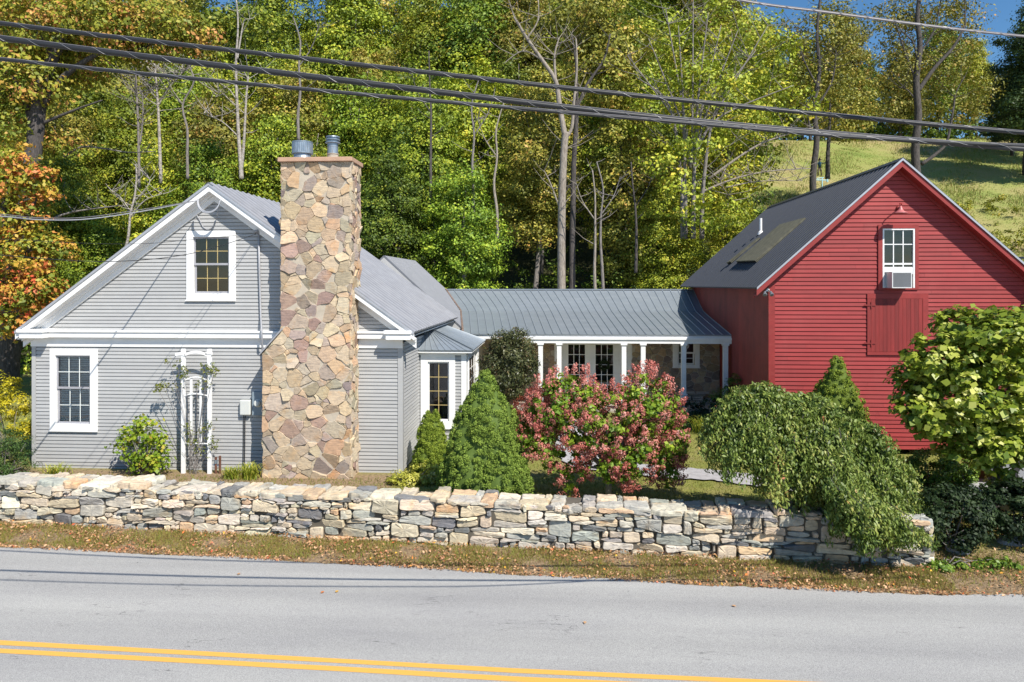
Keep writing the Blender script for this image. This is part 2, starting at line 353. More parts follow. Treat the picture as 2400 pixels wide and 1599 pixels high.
# ------------------------------------------------------------------ power diagram stones
def power_cells(rng, u0, u1, v0, v1, sx, rmin, rmax, tries, k=.88, big=2.2):
    S = []; W = (u1-u0)/sx
    rs = np.sort(rmin + (rmax-rmin)*rng.random(tries)**big)[::-1]
    cell = {}; g = rmax*2
    for r in rs:
        x, y = rng.random()*W, v0 + rng.random()*(v1-v0); ci, cj = int(x/g), int(y/g); ok = True
        for a in (-1, 0, 1):
            for b in (-1, 0, 1):
                for (p, q, rr) in cell.get((ci+a, cj+b), ()):
                    if (p-x)**2+(q-y)**2 < ((r+rr)*k)**2: ok = False; break
                if not ok: break
            if not ok: break
        if ok: cell.setdefault((ci, cj), []).append((x, y, r)); S.append((x, y, r))
    out = []
    A = np.array(S)
    for i, (x, y, r) in enumerate(S):
        R_ = r + rmax*2.2
        poly = [(max(0, x-R_), max(v0, y-R_)), (min(W, x+R_), max(v0, y-R_)), (min(W, x+R_), min(v1, y+R_)), (max(0, x-R_), min(v1, y+R_))]
        d = np.hypot(A[:, 0]-x, A[:, 1]-y); idx = np.argsort(d)[1:26]
        for j in idx:
            if d[j] > R_*2.2: break
            nx, ny = A[j, 0]-x, A[j, 1]-y; dd = d[j]
            off = (dd*dd + r*r - A[j, 2]**2)/(2*dd); poly = clip(poly, (x+nx/dd*off, y+ny/dd*off), (nx/dd, ny/dd))
            if len(poly) < 3: break
        if len(poly) >= 3: out.append([(u0+p*sx, q) for p, q in poly])
    return out
def clip(poly, p0, n):
    out = []; m = len(poly)
    for i in range(m):
        a, b = poly[i], poly[(i+1) % m]
        da = (a[0]-p0[0])*n[0]+(a[1]-p0[1])*n[1]; db = (b[0]-p0[0])*n[0]+(b[1]-p0[1])*n[1]
        if da <= 0: out.append(a)
        if (da < 0 < db) or (db < 0 < da):
            t = da/(da-db); out.append((a[0]+(b[0]-a[0])*t, a[1]+(b[1]-a[1])*t))
    return out
def stone(mb, poly, mp, h, gap, bev, colr, rng, jit=.012, tilt=.12, cuts=1, rd=.22):
    if len(poly) < 3: return
    A = sum(poly[i][0]*poly[(i+1) % len(poly)][1]-poly[(i+1) % len(poly)][0]*poly[i][1] for i in range(len(poly)))/2
    if abs(A) < .0012: return
    if A < 0: poly = poly[::-1]
    cu = sum(p[0] for p in poly)/len(poly); cv = sum(p[1] for p in poly)/len(poly)
    # drop tiny edges, subdivide long ones, then round once or twice
    q = []
    for i, p in enumerate(poly):
        n_ = poly[(i+1) % len(poly)]; L = math.hypot(n_[0]-p[0], n_[1]-p[1])
        q.append(p)
        k = int(L/.16)
        for j in range(1, k+1):
            t = j/(k+1); q.append((p[0]+(n_[0]-p[0])*t + rng.normal()*jit, p[1]+(n_[1]-p[1])*t + rng.normal()*jit))
    for _ in range(cuts):
        r = []
        for i in range(len(q)):
            a, b = q[i], q[(i+1) % len(q)]
            r += [(a[0]*(1-rd)+b[0]*rd, a[1]*(1-rd)+b[1]*rd), (a[0]*rd+b[0]*(1-rd), a[1]*rd+b[1]*(1-rd))]
        q = r
    n = len(q); tu, tv = rng.normal()*tilt, rng.normal()*tilt; lumps = [rng.normal()*h*.07 for _ in range(n)]
    mb.cc = colr; mb.tc = rng.random(); rings = []
    flat_ = rng.random()
    H2 = max(p[1] for p in q)-cv; 
    for ins, o in ((gap, -.03), (gap, h*.45), (gap+bev*.3, h*.85), (gap+bev, h)):
        ring = []
        for i, p in enumerate(q):
            L = math.hypot(p[0]-cu, p[1]-cv); s = max(.12, 1-ins/max(L, 1e-4)); u = cu+(p[0]-cu)*s; v = cv+(p[1]-cv)*s
            oo = o + ((u-cu)*tu + (v-cv)*tv + lumps[i])*(1 if o > 0 else 0)
            ring.append(mb.av(mp(u, oo, v)))
        rings.append(ring)
    for a, b in zip(rings, rings[1:]):
        for i in range(n):
            j = (i+1) % n; mb.f.append([a[i], a[j], b[j], b[i]]); mb.m.append(0)
    c = mb.av(mp(cu, h*1.02, cv))
    for i in range(n): mb.f.append([rings[-1][i], rings[-1][(i+1) % n], c]); mb.m.append(0)
def pick(rng, pal, var=.12):
    c = pal[rng.integers(len(pal))]; k = 1 + rng.normal()*var
    return tuple(max(.02, min(.9, x*k*(1+rng.normal()*.02))) for x in c)
# ------------------------------------------------------------------ lap siding on a wall; mp(u, out, z)
def siding(mb, mp, z0, z1, e, ul, ur, holes=(), lip=.016, rng=None, slot=.22, joint=0):
    """lap boards: face tapering to the top, then a narrow recessed slot under the next board's lip"""
    rows = int(math.ceil((z1-z0)/e)); sh = e*slot
    for r in range(rows):
        a = z0+r*e; top = min(z1, a+e); b = min(z1, a+e-sh); mb.tc = rng.random() if rng is not None else .5; js = []
        if joint:
            j = -20+rng.random()*joint
            while j < 30: js.append(j); j += joint*(.55+.8*rng.random())
        jt = {k: rng.random() for k in range(len(js)+1)} if joint else {}
        def band(lo, hi, o_lo, o_hi):
            cuts = {lo, hi}
            for h in holes:
                for z in (h[2], h[3]):
                    if lo < z < hi: cuts.add(z)
            cuts = sorted(cuts)
            for c, d in zip(cuts, cuts[1:]):
                mid = (c+d)/2; ex = sorted([(h[0], h[1]) for h in holes if h[2] <= mid <= h[3]]); segs = []; last = None
                for h0, h1 in ex: segs.append((last, h0)); last = h1
                segs.append((last, None)); f = lambda z: o_lo+(o_hi-o_lo)*(z-lo)/max(1e-6, hi-lo)
                for s0, s1 in segs:
                    lc = ul(c) if s0 is None else s0; ld = ul(d) if s0 is None else s0; rc = ur(c) if s1 is None else s1; rd = ur(d) if s1 is None else s1
                    if rc-lc < .003 and rd-ld < .003: continue
                    rc = max(rc, lc); rd = max(rd, ld)
                    cuts2 = [(lc, ld)] + [(q+.0, q) for q in js if max(lc, ld)+.15 < q < min(rc, rd)-.15] + [(rc, rd)]
                    for m_ in range(len(cuts2)-1):
                        (q0, q1), (q2, q3) = cuts2[m_], cuts2[m_+1]
                        if js: mb.tc = jt[sum(1 for q in js if q < (q0+q2)/2)]
                        g0 = .003 if m_ else 0
                        mb.poly([mp(q0+g0, f(c), c), mp(q2, f(c), c), mp(q3, f(d), d), mp(q1+g0, f(d), d)])
                    yield (c, d, lc, rc, ld, rd)
        for (c, d, lc, rc, ld, rd) in list(band(a, b, .004+lip, .010)):
            if c == a: mb.poly([mp(lc, -.030, c), mp(rc, -.030, c), mp(rc, .004+lip, c), mp(lc, .004+lip, c)])
            if d == b: mb.poly([mp(ld, .010, d), mp(rd, .010, d), mp(rd, -.030, d), mp(ld, -.030, d)])
        if top > b: list(band(b, top, -.030, -.030))
# ------------------------------------------------------------------ roof sheet A,B eave  D,C ridge ; ribs
def roof_sheet(mb, A, B, C, D, period, h, mode='sin', thick=.03, mids=()):
    """mids: list of (A',B') rows between eave and ridge"""
    A, B, C, D = map(Vector, (A, B, C, D)); L = (B-A).length
    rows = [(A, B)] + [(Vector(a), Vector(b)) for a, b in mids] + [(D, C)]
    n = (B-A).cross(D-A).normalized()
    if n.z < 0: n = -n
    if mode == 'sin':
        k = max(2, int(L/period))*4; ss = [i/k for i in range(k+1)]; hh = [h*.5*(1+math.sin(2*math.pi*i/4)) for i in range(k+1)]
    else:
        cnt = max(1, int(round(L/period))); ss = []; hh = []; wv = .035/L
        for i in range(cnt):
            s = i/cnt
            for ds, y in ((0, h), (wv*.6, h), (wv, 0), (1/cnt-wv*.4, 0)):
                ss.append(s+ds); hh.append(y)
        ss += [1.0]; hh += [h]
    top = []; bot = []
    for (a, b) in rows:
        rowv = []
        for s, y in zip(ss, hh):
            mb.tc = min(1, y/max(h, 1e-6)) if mode == 'sin' else (.5 if y == 0 else .9)  # valleys darker, ribs lighter in colour: painted shading for stripe contrast
            rowv.append(mb.av(a.lerp(b, s)+n*y))
        mb.tc = .5; top.append(rowv); bot.append([mb.av(a.lerp(b, s)-n*thick) for s in (0, 1)])
    for r in range(len(rows)-1):
        for i in range(len(ss)-1):
            mb.f.append([top[r][i], top[r][i+1], top[r+1][i+1], top[r+1][i]]); mb.m.append(0)
        mb.f.append([bot[r][0], bot[r+1][0], bot[r+1][1], bot[r][1]]); mb.m.append(0)
        mb.f.append([top[r][0], top[r+1][0], bot[r+1][0], bot[r][0]]); mb.m.append(0)
        mb.f.append([top[r][-1], bot[r][1], bot[r+1][1], top[r+1][-1]]); mb.m.append(0)
    for i in range(len(ss)-1):          # eave and ridge edges
        pass
    a0, b0 = rows[0]; i0 = [mb.av(a0+n*h*.5), mb.av(b0+n*h*.5)]; mb.f.append([i0[0], bot[0][0], bot[0][1], i0[1]]); mb.m.append(0)
# ------------------------------------------------------------------ window; rectangle in wall coords
def window(parent, mp, cas, sash, rail=None, cols=3, rows=(2, 2), muntin='gsash', sashm='white', casm='white', blind=False, proud=.05, mw=.018, name='window', insidem='room', label=None):
    """cas,sash = (u0,u1,z0,z1)."""
    u0, u1, z0, z1 = cas; a, b, c, d = sash
    mb = MB()
    mb.mbox(mp, u0, a, 0.0, proud, z0, z1); mb.mbox(mp, b, u1, 0.0, proud, z0, z1)
    mb.mbox(mp, a, b, 0.0, proud, d, z1); mb.mbox(mp, a, b, 0.0, proud, z0, c)
    # reveal lining back into the wall
    mb.mbox(mp, a-.012, a-.001, -.16, 0, c, d); mb.mbox(mp, b+.001, b+.012, -.16, 0, c, d)
    mb.mbox(mp, a, b, -.16, 0, d+.001, d+.012); mb.mbox(mp, a, b, -.16, 0, c-.012, c-.001)
    mb.mbox(mp, u0-.02, u1+.02, proud, proud+.03, z0-.035, z0-.0)   # sill nose
    w_ = mb.build(name, M[casm], parent, bevel=.004)
    if label: w_['label'] = label
    sm = MB(); fw = .045
    def frame(A, B, C_, D_, o0, o1):
        sm.mbox(mp, A, A+fw, o0, o1, C_, D_); sm.mbox(mp, B-fw, B, o0, o1, C_, D_)
        sm.mbox(mp, A+fw, B-fw, o0, o1, C_, C_+fw*1.3); sm.mbox(mp, A+fw, B-fw, o0, o1, D_-fw, D_)
    mm = MB(); gl = MB()
    def lites(A, B, C_, D_, o, nc, nr):
        for i in range(1, nc):
            u = A+(B-A)*i/nc; mm.mbox(mp, u-mw/2, u+mw/2, o-.010, o+.008, C_, D_)
        for i in range(1, nr):
            z = C_+(D_-C_)*i/nr; mm.mbox(mp, A, B, o-.009, o+.007, z-mw/2, z+mw/2)
        gl.poly([mp(A, o, C_), mp(B, o, C_), mp(B, o, D_), mp(A, o, D_)])
    if rail is not None:
        frame(a, b, rail-.02, d, -.05, -.015); frame(a+.012, b-.012, c, rail+.02, -.09, -.052)
        lites(a+fw, b-fw, rail+.03, d-fw, -.034, cols, rows[0]); lites(a+fw+.012, b-fw-.012, c+fw*1.3, rail-.02, -.072, cols, rows[1])
    else:
        frame(a, b, c, d, -.05, -.01); lites(a+fw, b-fw, c+fw*1.3, d-fw, -.03, cols, rows[0])
    sm.build('sash', M[sashm], w_); mm.build('muntins', M[muntin], w_); gl.build('glass', M['glass'], w_)
    if blind:
        bl = MB(); z = c+.03; i = 0
        while z < d-.02:
            bl.tc = (i*37 % 10)/10; bl.hexa([mp(a+.02, -.125, z+.022), mp(b-.02, -.125, z+.022), mp(b-.02, -.095, z), mp(a+.02, -.095, z), mp(a+.02, -.125, z+.036), mp(b-.02, -.125, z+.036), mp(b-.02, -.095, z+.015), mp(a+.02, -.095, z+.015)]); z += .052; i += 1
        bl.build('blinds', M['blind'], w_)
    rb = MB()                            # the room seen through the glass
    rb.poly([mp(a-.3, -.75, c-.3), mp(b+.3, -.75, c-.3), mp(b+.3, -.75, d+.3), mp(a-.3, -.75, d+.3)])
    for q in (((a-.3, c-.3), (a-.3, d+.3)), ((b+.3, c-.3), (b+.3, d+.3)), ((a-.3, c-.3), (b+.3, c-.3)), ((a-.3, d+.3), (b+.3, d+.3))):
        (ua, za), (ub, zb) = q; rb.poly([mp(ua, -.17, za), mp(ub, -.17, zb), mp(ub, -.75, zb), mp(ua, -.75, za)])
    rb.build('room', M[insidem], w_)
    return w_
# ------------------------------------------------------------------ terrain
WL = G(0, 1222); WR = G(2180, 1328)
wd = (WR-WL).normalized(); wn = Vector((wd.y, -wd.x, 0))     # wn points to the camera
def wally(x): return WL.y + (x-WL.x)*wd.y/wd.x
def sm(a, b, x):
    t = min(1, max(0, (x-a)/(b-a))); return t*t*(3-2*t)
def ground(x, y):
    yw = wally(x); s = y-yw
    if s < 0: return .02*sm(-2.2, -.3, s)
    z = .02 + (.30 if x < WR.x-.2 else .30*sm(0, 1.6, s))*(sm(.15, .45, s) if x < WR.x-.2 else 1)
    z += .5*sm(21, 27, y)
    hs = 33 + 10*sm(-4, -18, x)
    z += .1*sm(27, 33, y)
    if y > hs:
        t = y-hs; sl = .38
        z += sl*max(0, t-1.5) if t > 3 else sl*t*t/6
        if t > 3: pass
        T = 95-hs
        if t > T: z -= (sl-.16)*(t-T)
    return z
rng0 = np.random.default_rng(5)
xs = list(np.concatenate([np.arange(-160, -24, 8), np.arange(-24, 18, .4), np.arange(18, 60, 2), np.arange(60, 170, 8)]))
ys = list(np.concatenate([np.arange(-60, 11, 6), np.arange(11, 22, .25), np.arange(22, 45, .7), np.arange(45, 110, 2.5), np.arange(110, 260, 10)]))
mb = MB()
idx = {}
for j, y in enumerate(ys):
    for i, x in enumerate(xs):
        z = ground(x, y) - .03
        if y > 36: z += .35*math.sin(x*.31+y*.13)*math.cos(y*.21)*min(1, (y-36)/10)
        idx[i, j] = mb.av((x, y, z))
for j in range(len(ys)-1):
    for i in range(len(xs)-1):
        mb.f.append([idx[i, j], idx[i+1, j], idx[i+1, j+1], idx[i, j+1]]); mb.m.append(0)
def groundmat():
    m, n, b, o = mat('ground_cover'); v = geo(n)
    n1 = noise(n, .9, 6, .6, v); n2 = noise(n, 14, 6, .7, v); n3 = noise(n, .13, 5, .6, v)
    lawn = ramp(n, n1.outputs[0], [(.3, (.26, .22, .08)), (.5, (.25, .25, .055)), (.7, (.16, .20, .03))])
    mead = ramp(n, n3.outputs[0], [(.36, (.38, .29, .15)), (.46, (.35, .31, .115)), (.58, (.27, .30, .075)), (.74, (.18, .25, .045))])
    fl = ramp(n, n2.outputs[0], [(.35, (.03, .04, .012)), (.7, (.09, .085, .025))])
    dirt = ramp(n, n2.outputs[0], [(.3, (.22, .145, .08)), (.7, (.36, .26, .15))])
    sx = N(n, 'ShaderNodeSeparateXYZ'); n.links.new(v, sx.inputs[0])
    def step(src, a, b_):
        x = N(n, 'ShaderNodeMapRange'); x.inputs[1].default_value = a; x.inputs[2].default_value = b_; n.links.new(src, x.inputs[0]); return x.outputs[0]
    far = step(sx.outputs[1], 33, 37)
    k = N(n, 'ShaderNodeMath', operation='MULTIPLY_ADD'); k.inputs[1].default_value = -.22; n.links.new(sx.outputs[1], k.inputs[0]); n.links.new(sx.outputs[0], k.inputs[2])
    right = step(k.outputs[0], 1, 3)
    hill = mixc(n, fl.outputs[0], mead.outputs[0], right)
    deep = step(sx.outputs[1], 96, 99)
    hill = mixc(n, hill, fl.outputs[0], deep)
    shx = N(n, 'ShaderNodeMapRange'); shx.inputs[1].default_value = -4.4; shx.inputs[2].default_value = -3.6; shx.inputs[4].default_value = 4.4; n.links.new(sx.outputs[0], shx.inputs[0]); ad_ = N(n, 'ShaderNodeMath', operation='ADD'); n.links.new(sx.outputs[1], ad_.inputs[0]); n.links.new(shx.outputs[0], ad_.inputs[1])
    near = step(ad_.outputs[0], 19.4, 20.0)
    c = mixc(n, dirt.outputs[0], lawn.outputs[0], near); c = mixc(n, c, hill, far)
    dk = ramp(n, n2.outputs[0], [(.3, (.7, .7, .7)), (.6, (1.1, 1.1, 1.1))]); c = mixc(n, c, dk.outputs[0], 1, 'MULTIPLY')
    n.links.new(c, b.inputs['Base Color']); b.inputs['Roughness'].default_value = 1
    bump(n, b, n2.outputs[0], .8, .08); return m
gr = mb.build('ground', groundmat(), smooth=True); tag(gr, kind='structure')
# road
def asphalt():
    m, n, b, o = mat('asphalt'); v = geo(n)
    n1 = noise(n, 65, 4, .75, v); n2 = noise(n, .5, 5, .6, geo(n, (.35, 1.4, 1))); n3 = noise(n, 120, 3, .8, v)
    r = ramp(n, n1.outputs[0], [(.28, (.225, .22, .215)), (.5, (.343, .339, .333)), (.74, (.47, .465, .455))])
    r2 = ramp(n, n2.outputs[0], [(.3, (.90, .90, .91)), (.7, (1.07, 1.07, 1.05))])
    r3 = ramp(n, n3.outputs[0], [(.35, (.60, .60, .61)), (.5, (1, 1, 1)), (.66, (1.55, 1.54, 1.52))])
    c = mixc(n, r.outputs[0], r2.outputs[0], 1, 'MULTIPLY'); c = mixc(n, c, r3.outputs[0], .8, 'MULTIPLY')
    bn = noise(n, 1.0, 3, .5, geo(n, (.03, 1.3, 1))); rb_ = ramp(n, bn.outputs[0], [(.35, (.90, .90, .90)), (.65, (1.06, 1.06, 1.05))]); c = mixc(n, c, rb_.outputs[0], 1, 'MULTIPLY')
    sp = noise(n, 5, 3, .6, v); rs = ramp(n, sp.outputs[0], [(.70, (1, 1, 1)), (.76, (.72, .72, .72))]); c = mixc(n, c, rs.outputs[0], .8, 'MULTIPLY')
    # hairline cracks
    w2 = noise(n, 1.2, 4, .6, geo(n, (.35, 1.6, 1))); ck = ramp(n, w2.outputs[0], [(.495, (1, 1, 1)), (.5, (.22, .22, .23)), (.505, (1, 1, 1))])
    msk = noise(n, .8, 3, .5, v); mr = ramp(n, msk.outputs[0], [(.56, (0, 0, 0)), (.62, (1, 1, 1))]); 
    m2 = N(n, 'ShaderNodeMath', operation='MULTIPLY'); m2.inputs[1].default_value = .75; n.links.new(mr.outputs[0], m2.inputs[0])
    c = mixc(n, c, mixc(n, c, ck.outputs[0], 1, 'MULTIPLY'), m2.outputs[0])
    n.links.new(c, b.inputs['Base Color']); b.inputs['Roughness'].default_value = .85; bump(n, b, n3.outputs[0], .5, .006); return m
edge = [(-1600, 1185), (-600, 1248), (0, 1283), (420, 1302), (800, 1322), (1200, 1347), (1600, 1369), (2000, 1388), (2400, 1399), (3200, 1412), (5000, 1425)]
ep = [G(a, b, 0) for a, b in edge]; ep[0] = Vector((-60, ep[1].y+6, 0)); ep[-1] = Vector((70, ep[-2].y-3, 0))
def edgey(x):
    for a, b in zip(ep, ep[1:]):
        if a.x <= x <= b.x: return a.y+(b.y-a.y)*(x-a.x)/(b.x-a.x)
    return ep[0].y if x < ep[0].x else ep[-1].y
mb = MB(); X = np.concatenate([np.arange(-60, -16, 4), np.arange(-16, 16, .12), np.arange(16, 70, 4)])
pv = None
for x in X:
    y = edgey(x) + float(rng0.normal()*.018) + .05*math.sin(x*1.7)
    a = mb.av((x, -40, .012)); c = mb.av((x, y, .012)); d = mb.av((x, y+.05, -.04))
    if pv: mb.f += [[pv[0], a, c, pv[1]], [pv[1], c, d, pv[2]]]; mb.m += [0, 0]
    pv = (a, c, d)
tag(mb.build('road', asphalt()), kind='structure')
def yel():
    m, n, b, o = mat('road_paint'); v = geo(n); nz = noise(n, 60, 5, .75, v)
    r = ramp(n, nz.outputs[0], [(.24, (.36, .22, .08)), (.40, (.70, .37, .07)), (.7, (.80, .43, .085))]); n.links.new(r.outputs[0], b.inputs['Base Color']); b.inputs['Roughness'].default_value = .7; return m
YM = yel(); LN = [[(0, 1500.6, 1511.8), (800, 1544, 1554.3), (1200, 1566, 1577), (2000, 1602, 1612), (2400, 1614, 1623)], [(0, 1520, 1530.6), (800, 1562, 1573.5), (1200, 1585, 1597), (2000, 1622, 1632), (2400, 1634, 1643)]]
for L in LN:
    mb = MB(); T = [G(a, b, .016) for a, b, c in L]; Bt = [G(a, c, .016) for a, b, c in L]
    T = [T[0]+(T[0]-T[1])*3] + T + [T[-1]+(T[-1]-T[-2])*4]; Bt = [Bt[0]+(Bt[0]-Bt[1])*3] + Bt + [Bt[-1]+(Bt[-1]-Bt[-2])*4]
    for i in range(len(T)-1): mb.poly([Bt[i], Bt[i+1], T[i+1], T[i]])
    tag(mb.build('road_marking', YM), kind='structure')
# gravel and stone paths in the yard
def pathmat():
    m, n, b, o = mat('path_stone'); v = geo(n); nz = noise(n, 5, 6, .7, v)
    r = ramp(n, nz.outputs[0], [(.3, (.28, .27, .27)), (.7, (.46, .45, .46))]); n.links.new(r.outputs[0], b.inputs['Base Color']); b.inputs['Roughness'].default_value = .9
    bump(n, b, nz.outputs[0], .6, .03); return m
PM = pathmat()
def ribbon(name, pts, widths, z=.0):
    mb = MB(); P_ = []
    for k in range(len(pts)-1):
        for i in range(8):
            t = i/8; P_.append((pts[k][0]+(pts[k+1][0]-pts[k][0])*t, pts[k][1]+(pts[k+1][1]-pts[k][1])*t, widths[k]+(widths[k+1]-widths[k])*t))
    P_.append((*pts[-1], widths[-1])); pr = None
    for i, (x, y, w_) in enumerate(P_):
        a, b = P_[max(0, i-1)], P_[min(len(P_)-1, i+1)]; d = Vector((b[0]-a[0], b[1]-a[1], 0)).normalized(); n = Vector((-d.y, d.x, 0))
        l = Vector((x, y, 0))+n*w_*(.5+.04*math.sin(i*2.3)); r = Vector((x, y, 0))-n*w_*(.5+.04*math.cos(i*1.9))
        l.z = ground(l.x, l.y)+.02; r.z = ground(r.x, r.y)+.02; q = [mb.av(l), mb.av(r)]
        if pr: mb.f.append([pr[0], pr[1], q[1], q[0]]); mb.m.append(0)
        pr = q
    return tag(mb.build(name, PM), kind='structure')
p1 = G(1380, 1085, .35); p2 = G(1560, 1105, .35); p3 = G(1680, 1112, .35); p4 = G(1800, 1128, .35); p5 = G(2100, 1165, .33)
ribbon('path', [(G(1350, 1010, .6).x, 25.5), (p1.x-.3, p1.y+1.2), (p1.x, p1.y), (p2.x, p2.y), (p3.x, p3.y), (p4.x, p4.y), (p5.x, p5.y)], [1.2, 1.3, 1.3, 1.2, 1.1, 1.2, 1.6])
# driveway at the right
tmpPM = PM
ribbon('driveway', [(10.6, 18.6), (14, 18.9), (19, 19.0), (40, 19.5)], [2.4, 3.6, 4.5, 5.5])
# ================================================================== GREY HOUSE
HY = 19.8
hf = lambda u, o, z: (u, HY-o, z)
xl = PX(76, HY); xr = PX(942.7, HY)
RYF = 19.4
Ap = P(489, 431, RYF); Le = P(34, 779, RYF); Re = P(970, 781, RYF)
HB = 28.2                                  # back of the main block
house = thing('house', (xl, HY, .3), "low grey clapboard house with white trim, metal roof and a gable end facing the road", 'house')
# wall outline: gable lines below the rake boards
def under(Ea, Eb, drop):                   # line from eave to apex at the wall plane dropped by drop
    return (Ea.x, Ea.z-drop), (Eb.x, Eb.z-drop)
def rakeu(z, E, A, drop):
    t = (z-(E.z-drop))/(A.z-E.z); return E.x+(A.x-E.x)*t
zf1 = PZ(776, HY-.3, 300); zf0 = PZ(792.7, HY-.3, 300); zfr = PZ(812, HY, 300)
zb = PZ(1101, HY, 300)
L_ = lambda z: rakeu(z, Le, Ap, .42); R_ = lambda z: rakeu(z, Re, Ap, .42)
def wrect(x0, x1, y0, y1, Y, ym=None):     # pixel rectangle -> wall coords (u0,u1,z0,z1)
    xm, yy = (x0+x1)/2, (y0+y1)/2
    return (P(x0, yy, Y).x, P(x1, yy, Y).x, P(xm, y1, Y).z, P(xm, y0, Y).z)
w1c = wrect(116, 227.5, 818.5, 1009, HY-.05); w1s = wrect(132, 213, 833, 994, HY)
w2c = wrect(436.5, 551.5, 541.5, 703, HY-.05); w2s = wrect(454, 538, 556, 688, HY)
sb = MB(); srng = np.random.default_rng(2); EXP = .1016
siding(sb, hf, zb, zfr, EXP, lambda z: xl+.12, lambda z: xr-.12, [w1s], rng=srng)
zt = Ap.z-.45
siding(sb, hf, zf1-.01, zt, EXP, lambda z: L_(z), lambda z: R_(z), [w2s], rng=srng)
# side wall (faces +x)
hs_ = lambda u, o, z: (xr+o, u, z)
siding(sb, hs_, zb+.08, Re.z-.30, EXP, lambda z: HY+.12, lambda z: HB, (), rng=srng)
sb.build('siding', M['siding'], house)
# plain closing walls, so the house is a solid shell
mb = MB()
mb.poly([(xl, HY, .2), (xl, HB, .2), (xl, HB, Le.z-.1), (xl, HY, Le.z-.1)])
mb.poly([(xl, HB, .2), (xr, HB, .2), (xr, HB, Re.z-.1), (Ap.x, HB, Ap.z-.2), (xl, HB, Le.z-.1)])
mb.poly([(xr-.02, HY, .2), (xr-.02, HB, .2), (xr-.02, HB, Re.z-.3), (xr-.02, HY, Re.z-.3)])
mb.build('wall', M['siding'], house)
mb = MB(); mb.box(xl+.03, xr-.03, HY+.03, HY+.3, -.1, zb-.02); mb.box(xr-.3, xr-.03, HY+.3, HB, -.1, zb+.06)
mb.build('foundation', M['conc'], house)
# trim
mb = MB()
mb.mbox(hf, xl, xl+.115, 0, .03, zb-.02, zfr); mb.build('corner_board', M['siding'], house)
mb = MB(); mb.mbox(hf, xr-.115, xr+.03, 0, .032, zb-.02, zfr)     # corner boards
mb3 = MB(); mb3.mbox(hs_, HY-.03, HY+.115, 0, .03, zb-.02, Re.z-.3); mb3.build('corner_board', M['siding'], house)
mb2 = MB(); mb2.mbox(hf, xl-.02, xr+.02, 0, .045, zfr-.01, zf0)                                          # frieze in the shade
mb2.build('frieze', M['white'], house)
mb.build('corner_board', M['siding'], house)
mb = MB(); xa = PX(60, HY-.35); xb = PX(958, HY-.35)
mb.mbox(hf, xa+.1, xb-.06, 0, .19, zf0, zf1)                                                             # cornice band
mb.mbox(hf, xa+.02, xb, .0, .225, zf1-.05, zf1+.004)
mb.build('cornice', M['white'], house, bevel=.008)
for x0, x1 in ((PX(45, RYF), PX(100, RYF)), (PX(904, RYF), PX(962, RYF))):                               # eave returns
    mb = MB(); mb.box(x0, x1, RYF-.02, HY, zf0-.01, zf1-.05); mb.box(x0-.05, x1+.03, RYF-.06, HY, zf1-.05, zf1+.045); mb.build('eave_return', M['white'], house, bevel=.01)
# rake boards + soffit
mb = MB()
for E in (Le, Re):
    d = Vector((Ap.x-E.x, 0, Ap.z-E.z)); sgn = 1 if E is Le else -1
    def rb(y0, y1, t0, t1):       # band between vertical drops t0 (top) and t1
        a = Vector((E.x, 0, E.z)); b = Vector((Ap.x, 0, Ap.z))
        q = [Vector((a.x, y0, a.z-t1)), Vector((b.x, y0, b.z-t1)), Vector((b.x, y0, b.z-t0)), Vector((a.x, y0, a.z-t0))]
        if E is Re: q = [q[1], q[0], q[3], q[2]]
        mb.prism(q, (0, y1-y0, 0))
    rb(RYF+.02, RYF+.06, .035, .20)             # fascia
    rb(RYF+.06, HY-.002, .17, .20)              # soffit
    rb(HY-.075, HY-.002, .20, .44)              # frieze against the wall
    rb(HY-.14, HY-.076, .20, .27)               # bed mould
mb.build('rake_board', M['white'], house)
# gable bracket block at the apex
# roof
mb = MB()
dz = .0
ApB = Vector((Ap.x, HB, Ap.z)); LeB = Vector((Le.x, HB, Le.z)); ReB = Vector((Re.x, HB, Re.z))
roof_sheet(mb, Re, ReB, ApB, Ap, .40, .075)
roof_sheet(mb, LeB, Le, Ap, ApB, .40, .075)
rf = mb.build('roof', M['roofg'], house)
mb = MB(); n1_ = (Re-Ap).normalized(); n2_ = (Le-Ap).normalized()
for s_ in (n1_, n2_):
    q = [Ap+Vector((0, -.03, .035)), ApB+Vector((0, 0, .035)), ApB+s_*.16+Vector((0, 0, .045)), Ap+s_*.16+Vector((0, -.03, .045))]
    mb.prism(q, (0, 0, .006))
mb.build('ridge_cap', M['roofg'], rf)
mb = MB()
for E in (Re, Le):
    mb.prism([E+Vector((0, -.012, -.04)), Ap+Vector((0, -.012, -.04)), Ap+Vector((0, -.012, .03)), E+Vector((0, -.012, .03))], (0, .03, 0))
mb.build('drip_edge', M['roofedge'], rf)
# soffit along the right eave and fascia
mb = MB()
mb.box(xr+.03, Re.x-.10, RYF+.10, HB, Re.z-.12, Re.z-.09)
mb.build('soffit', M['white'], house)
mb = MB(); mb.box(Le.x+.02, xl, RYF+.06, HB, Le.z-.20, Le.z-.17); mb.build('soffit', M['white'], house)
win = window(house, hf, w1c, w1s, rail=P(172, 910, HY).z, cols=3, rows=(2, 2), muntin='blind', sashm='gsash', blind=True, label='lower window with open white blinds')
win = window(house, hf, w2c, w2s, rail=P(496, 620, HY).z, cols=3, rows=(2, 2), muntin='brass', sashm='gsash', label='upper gable window with gold glazing bars')
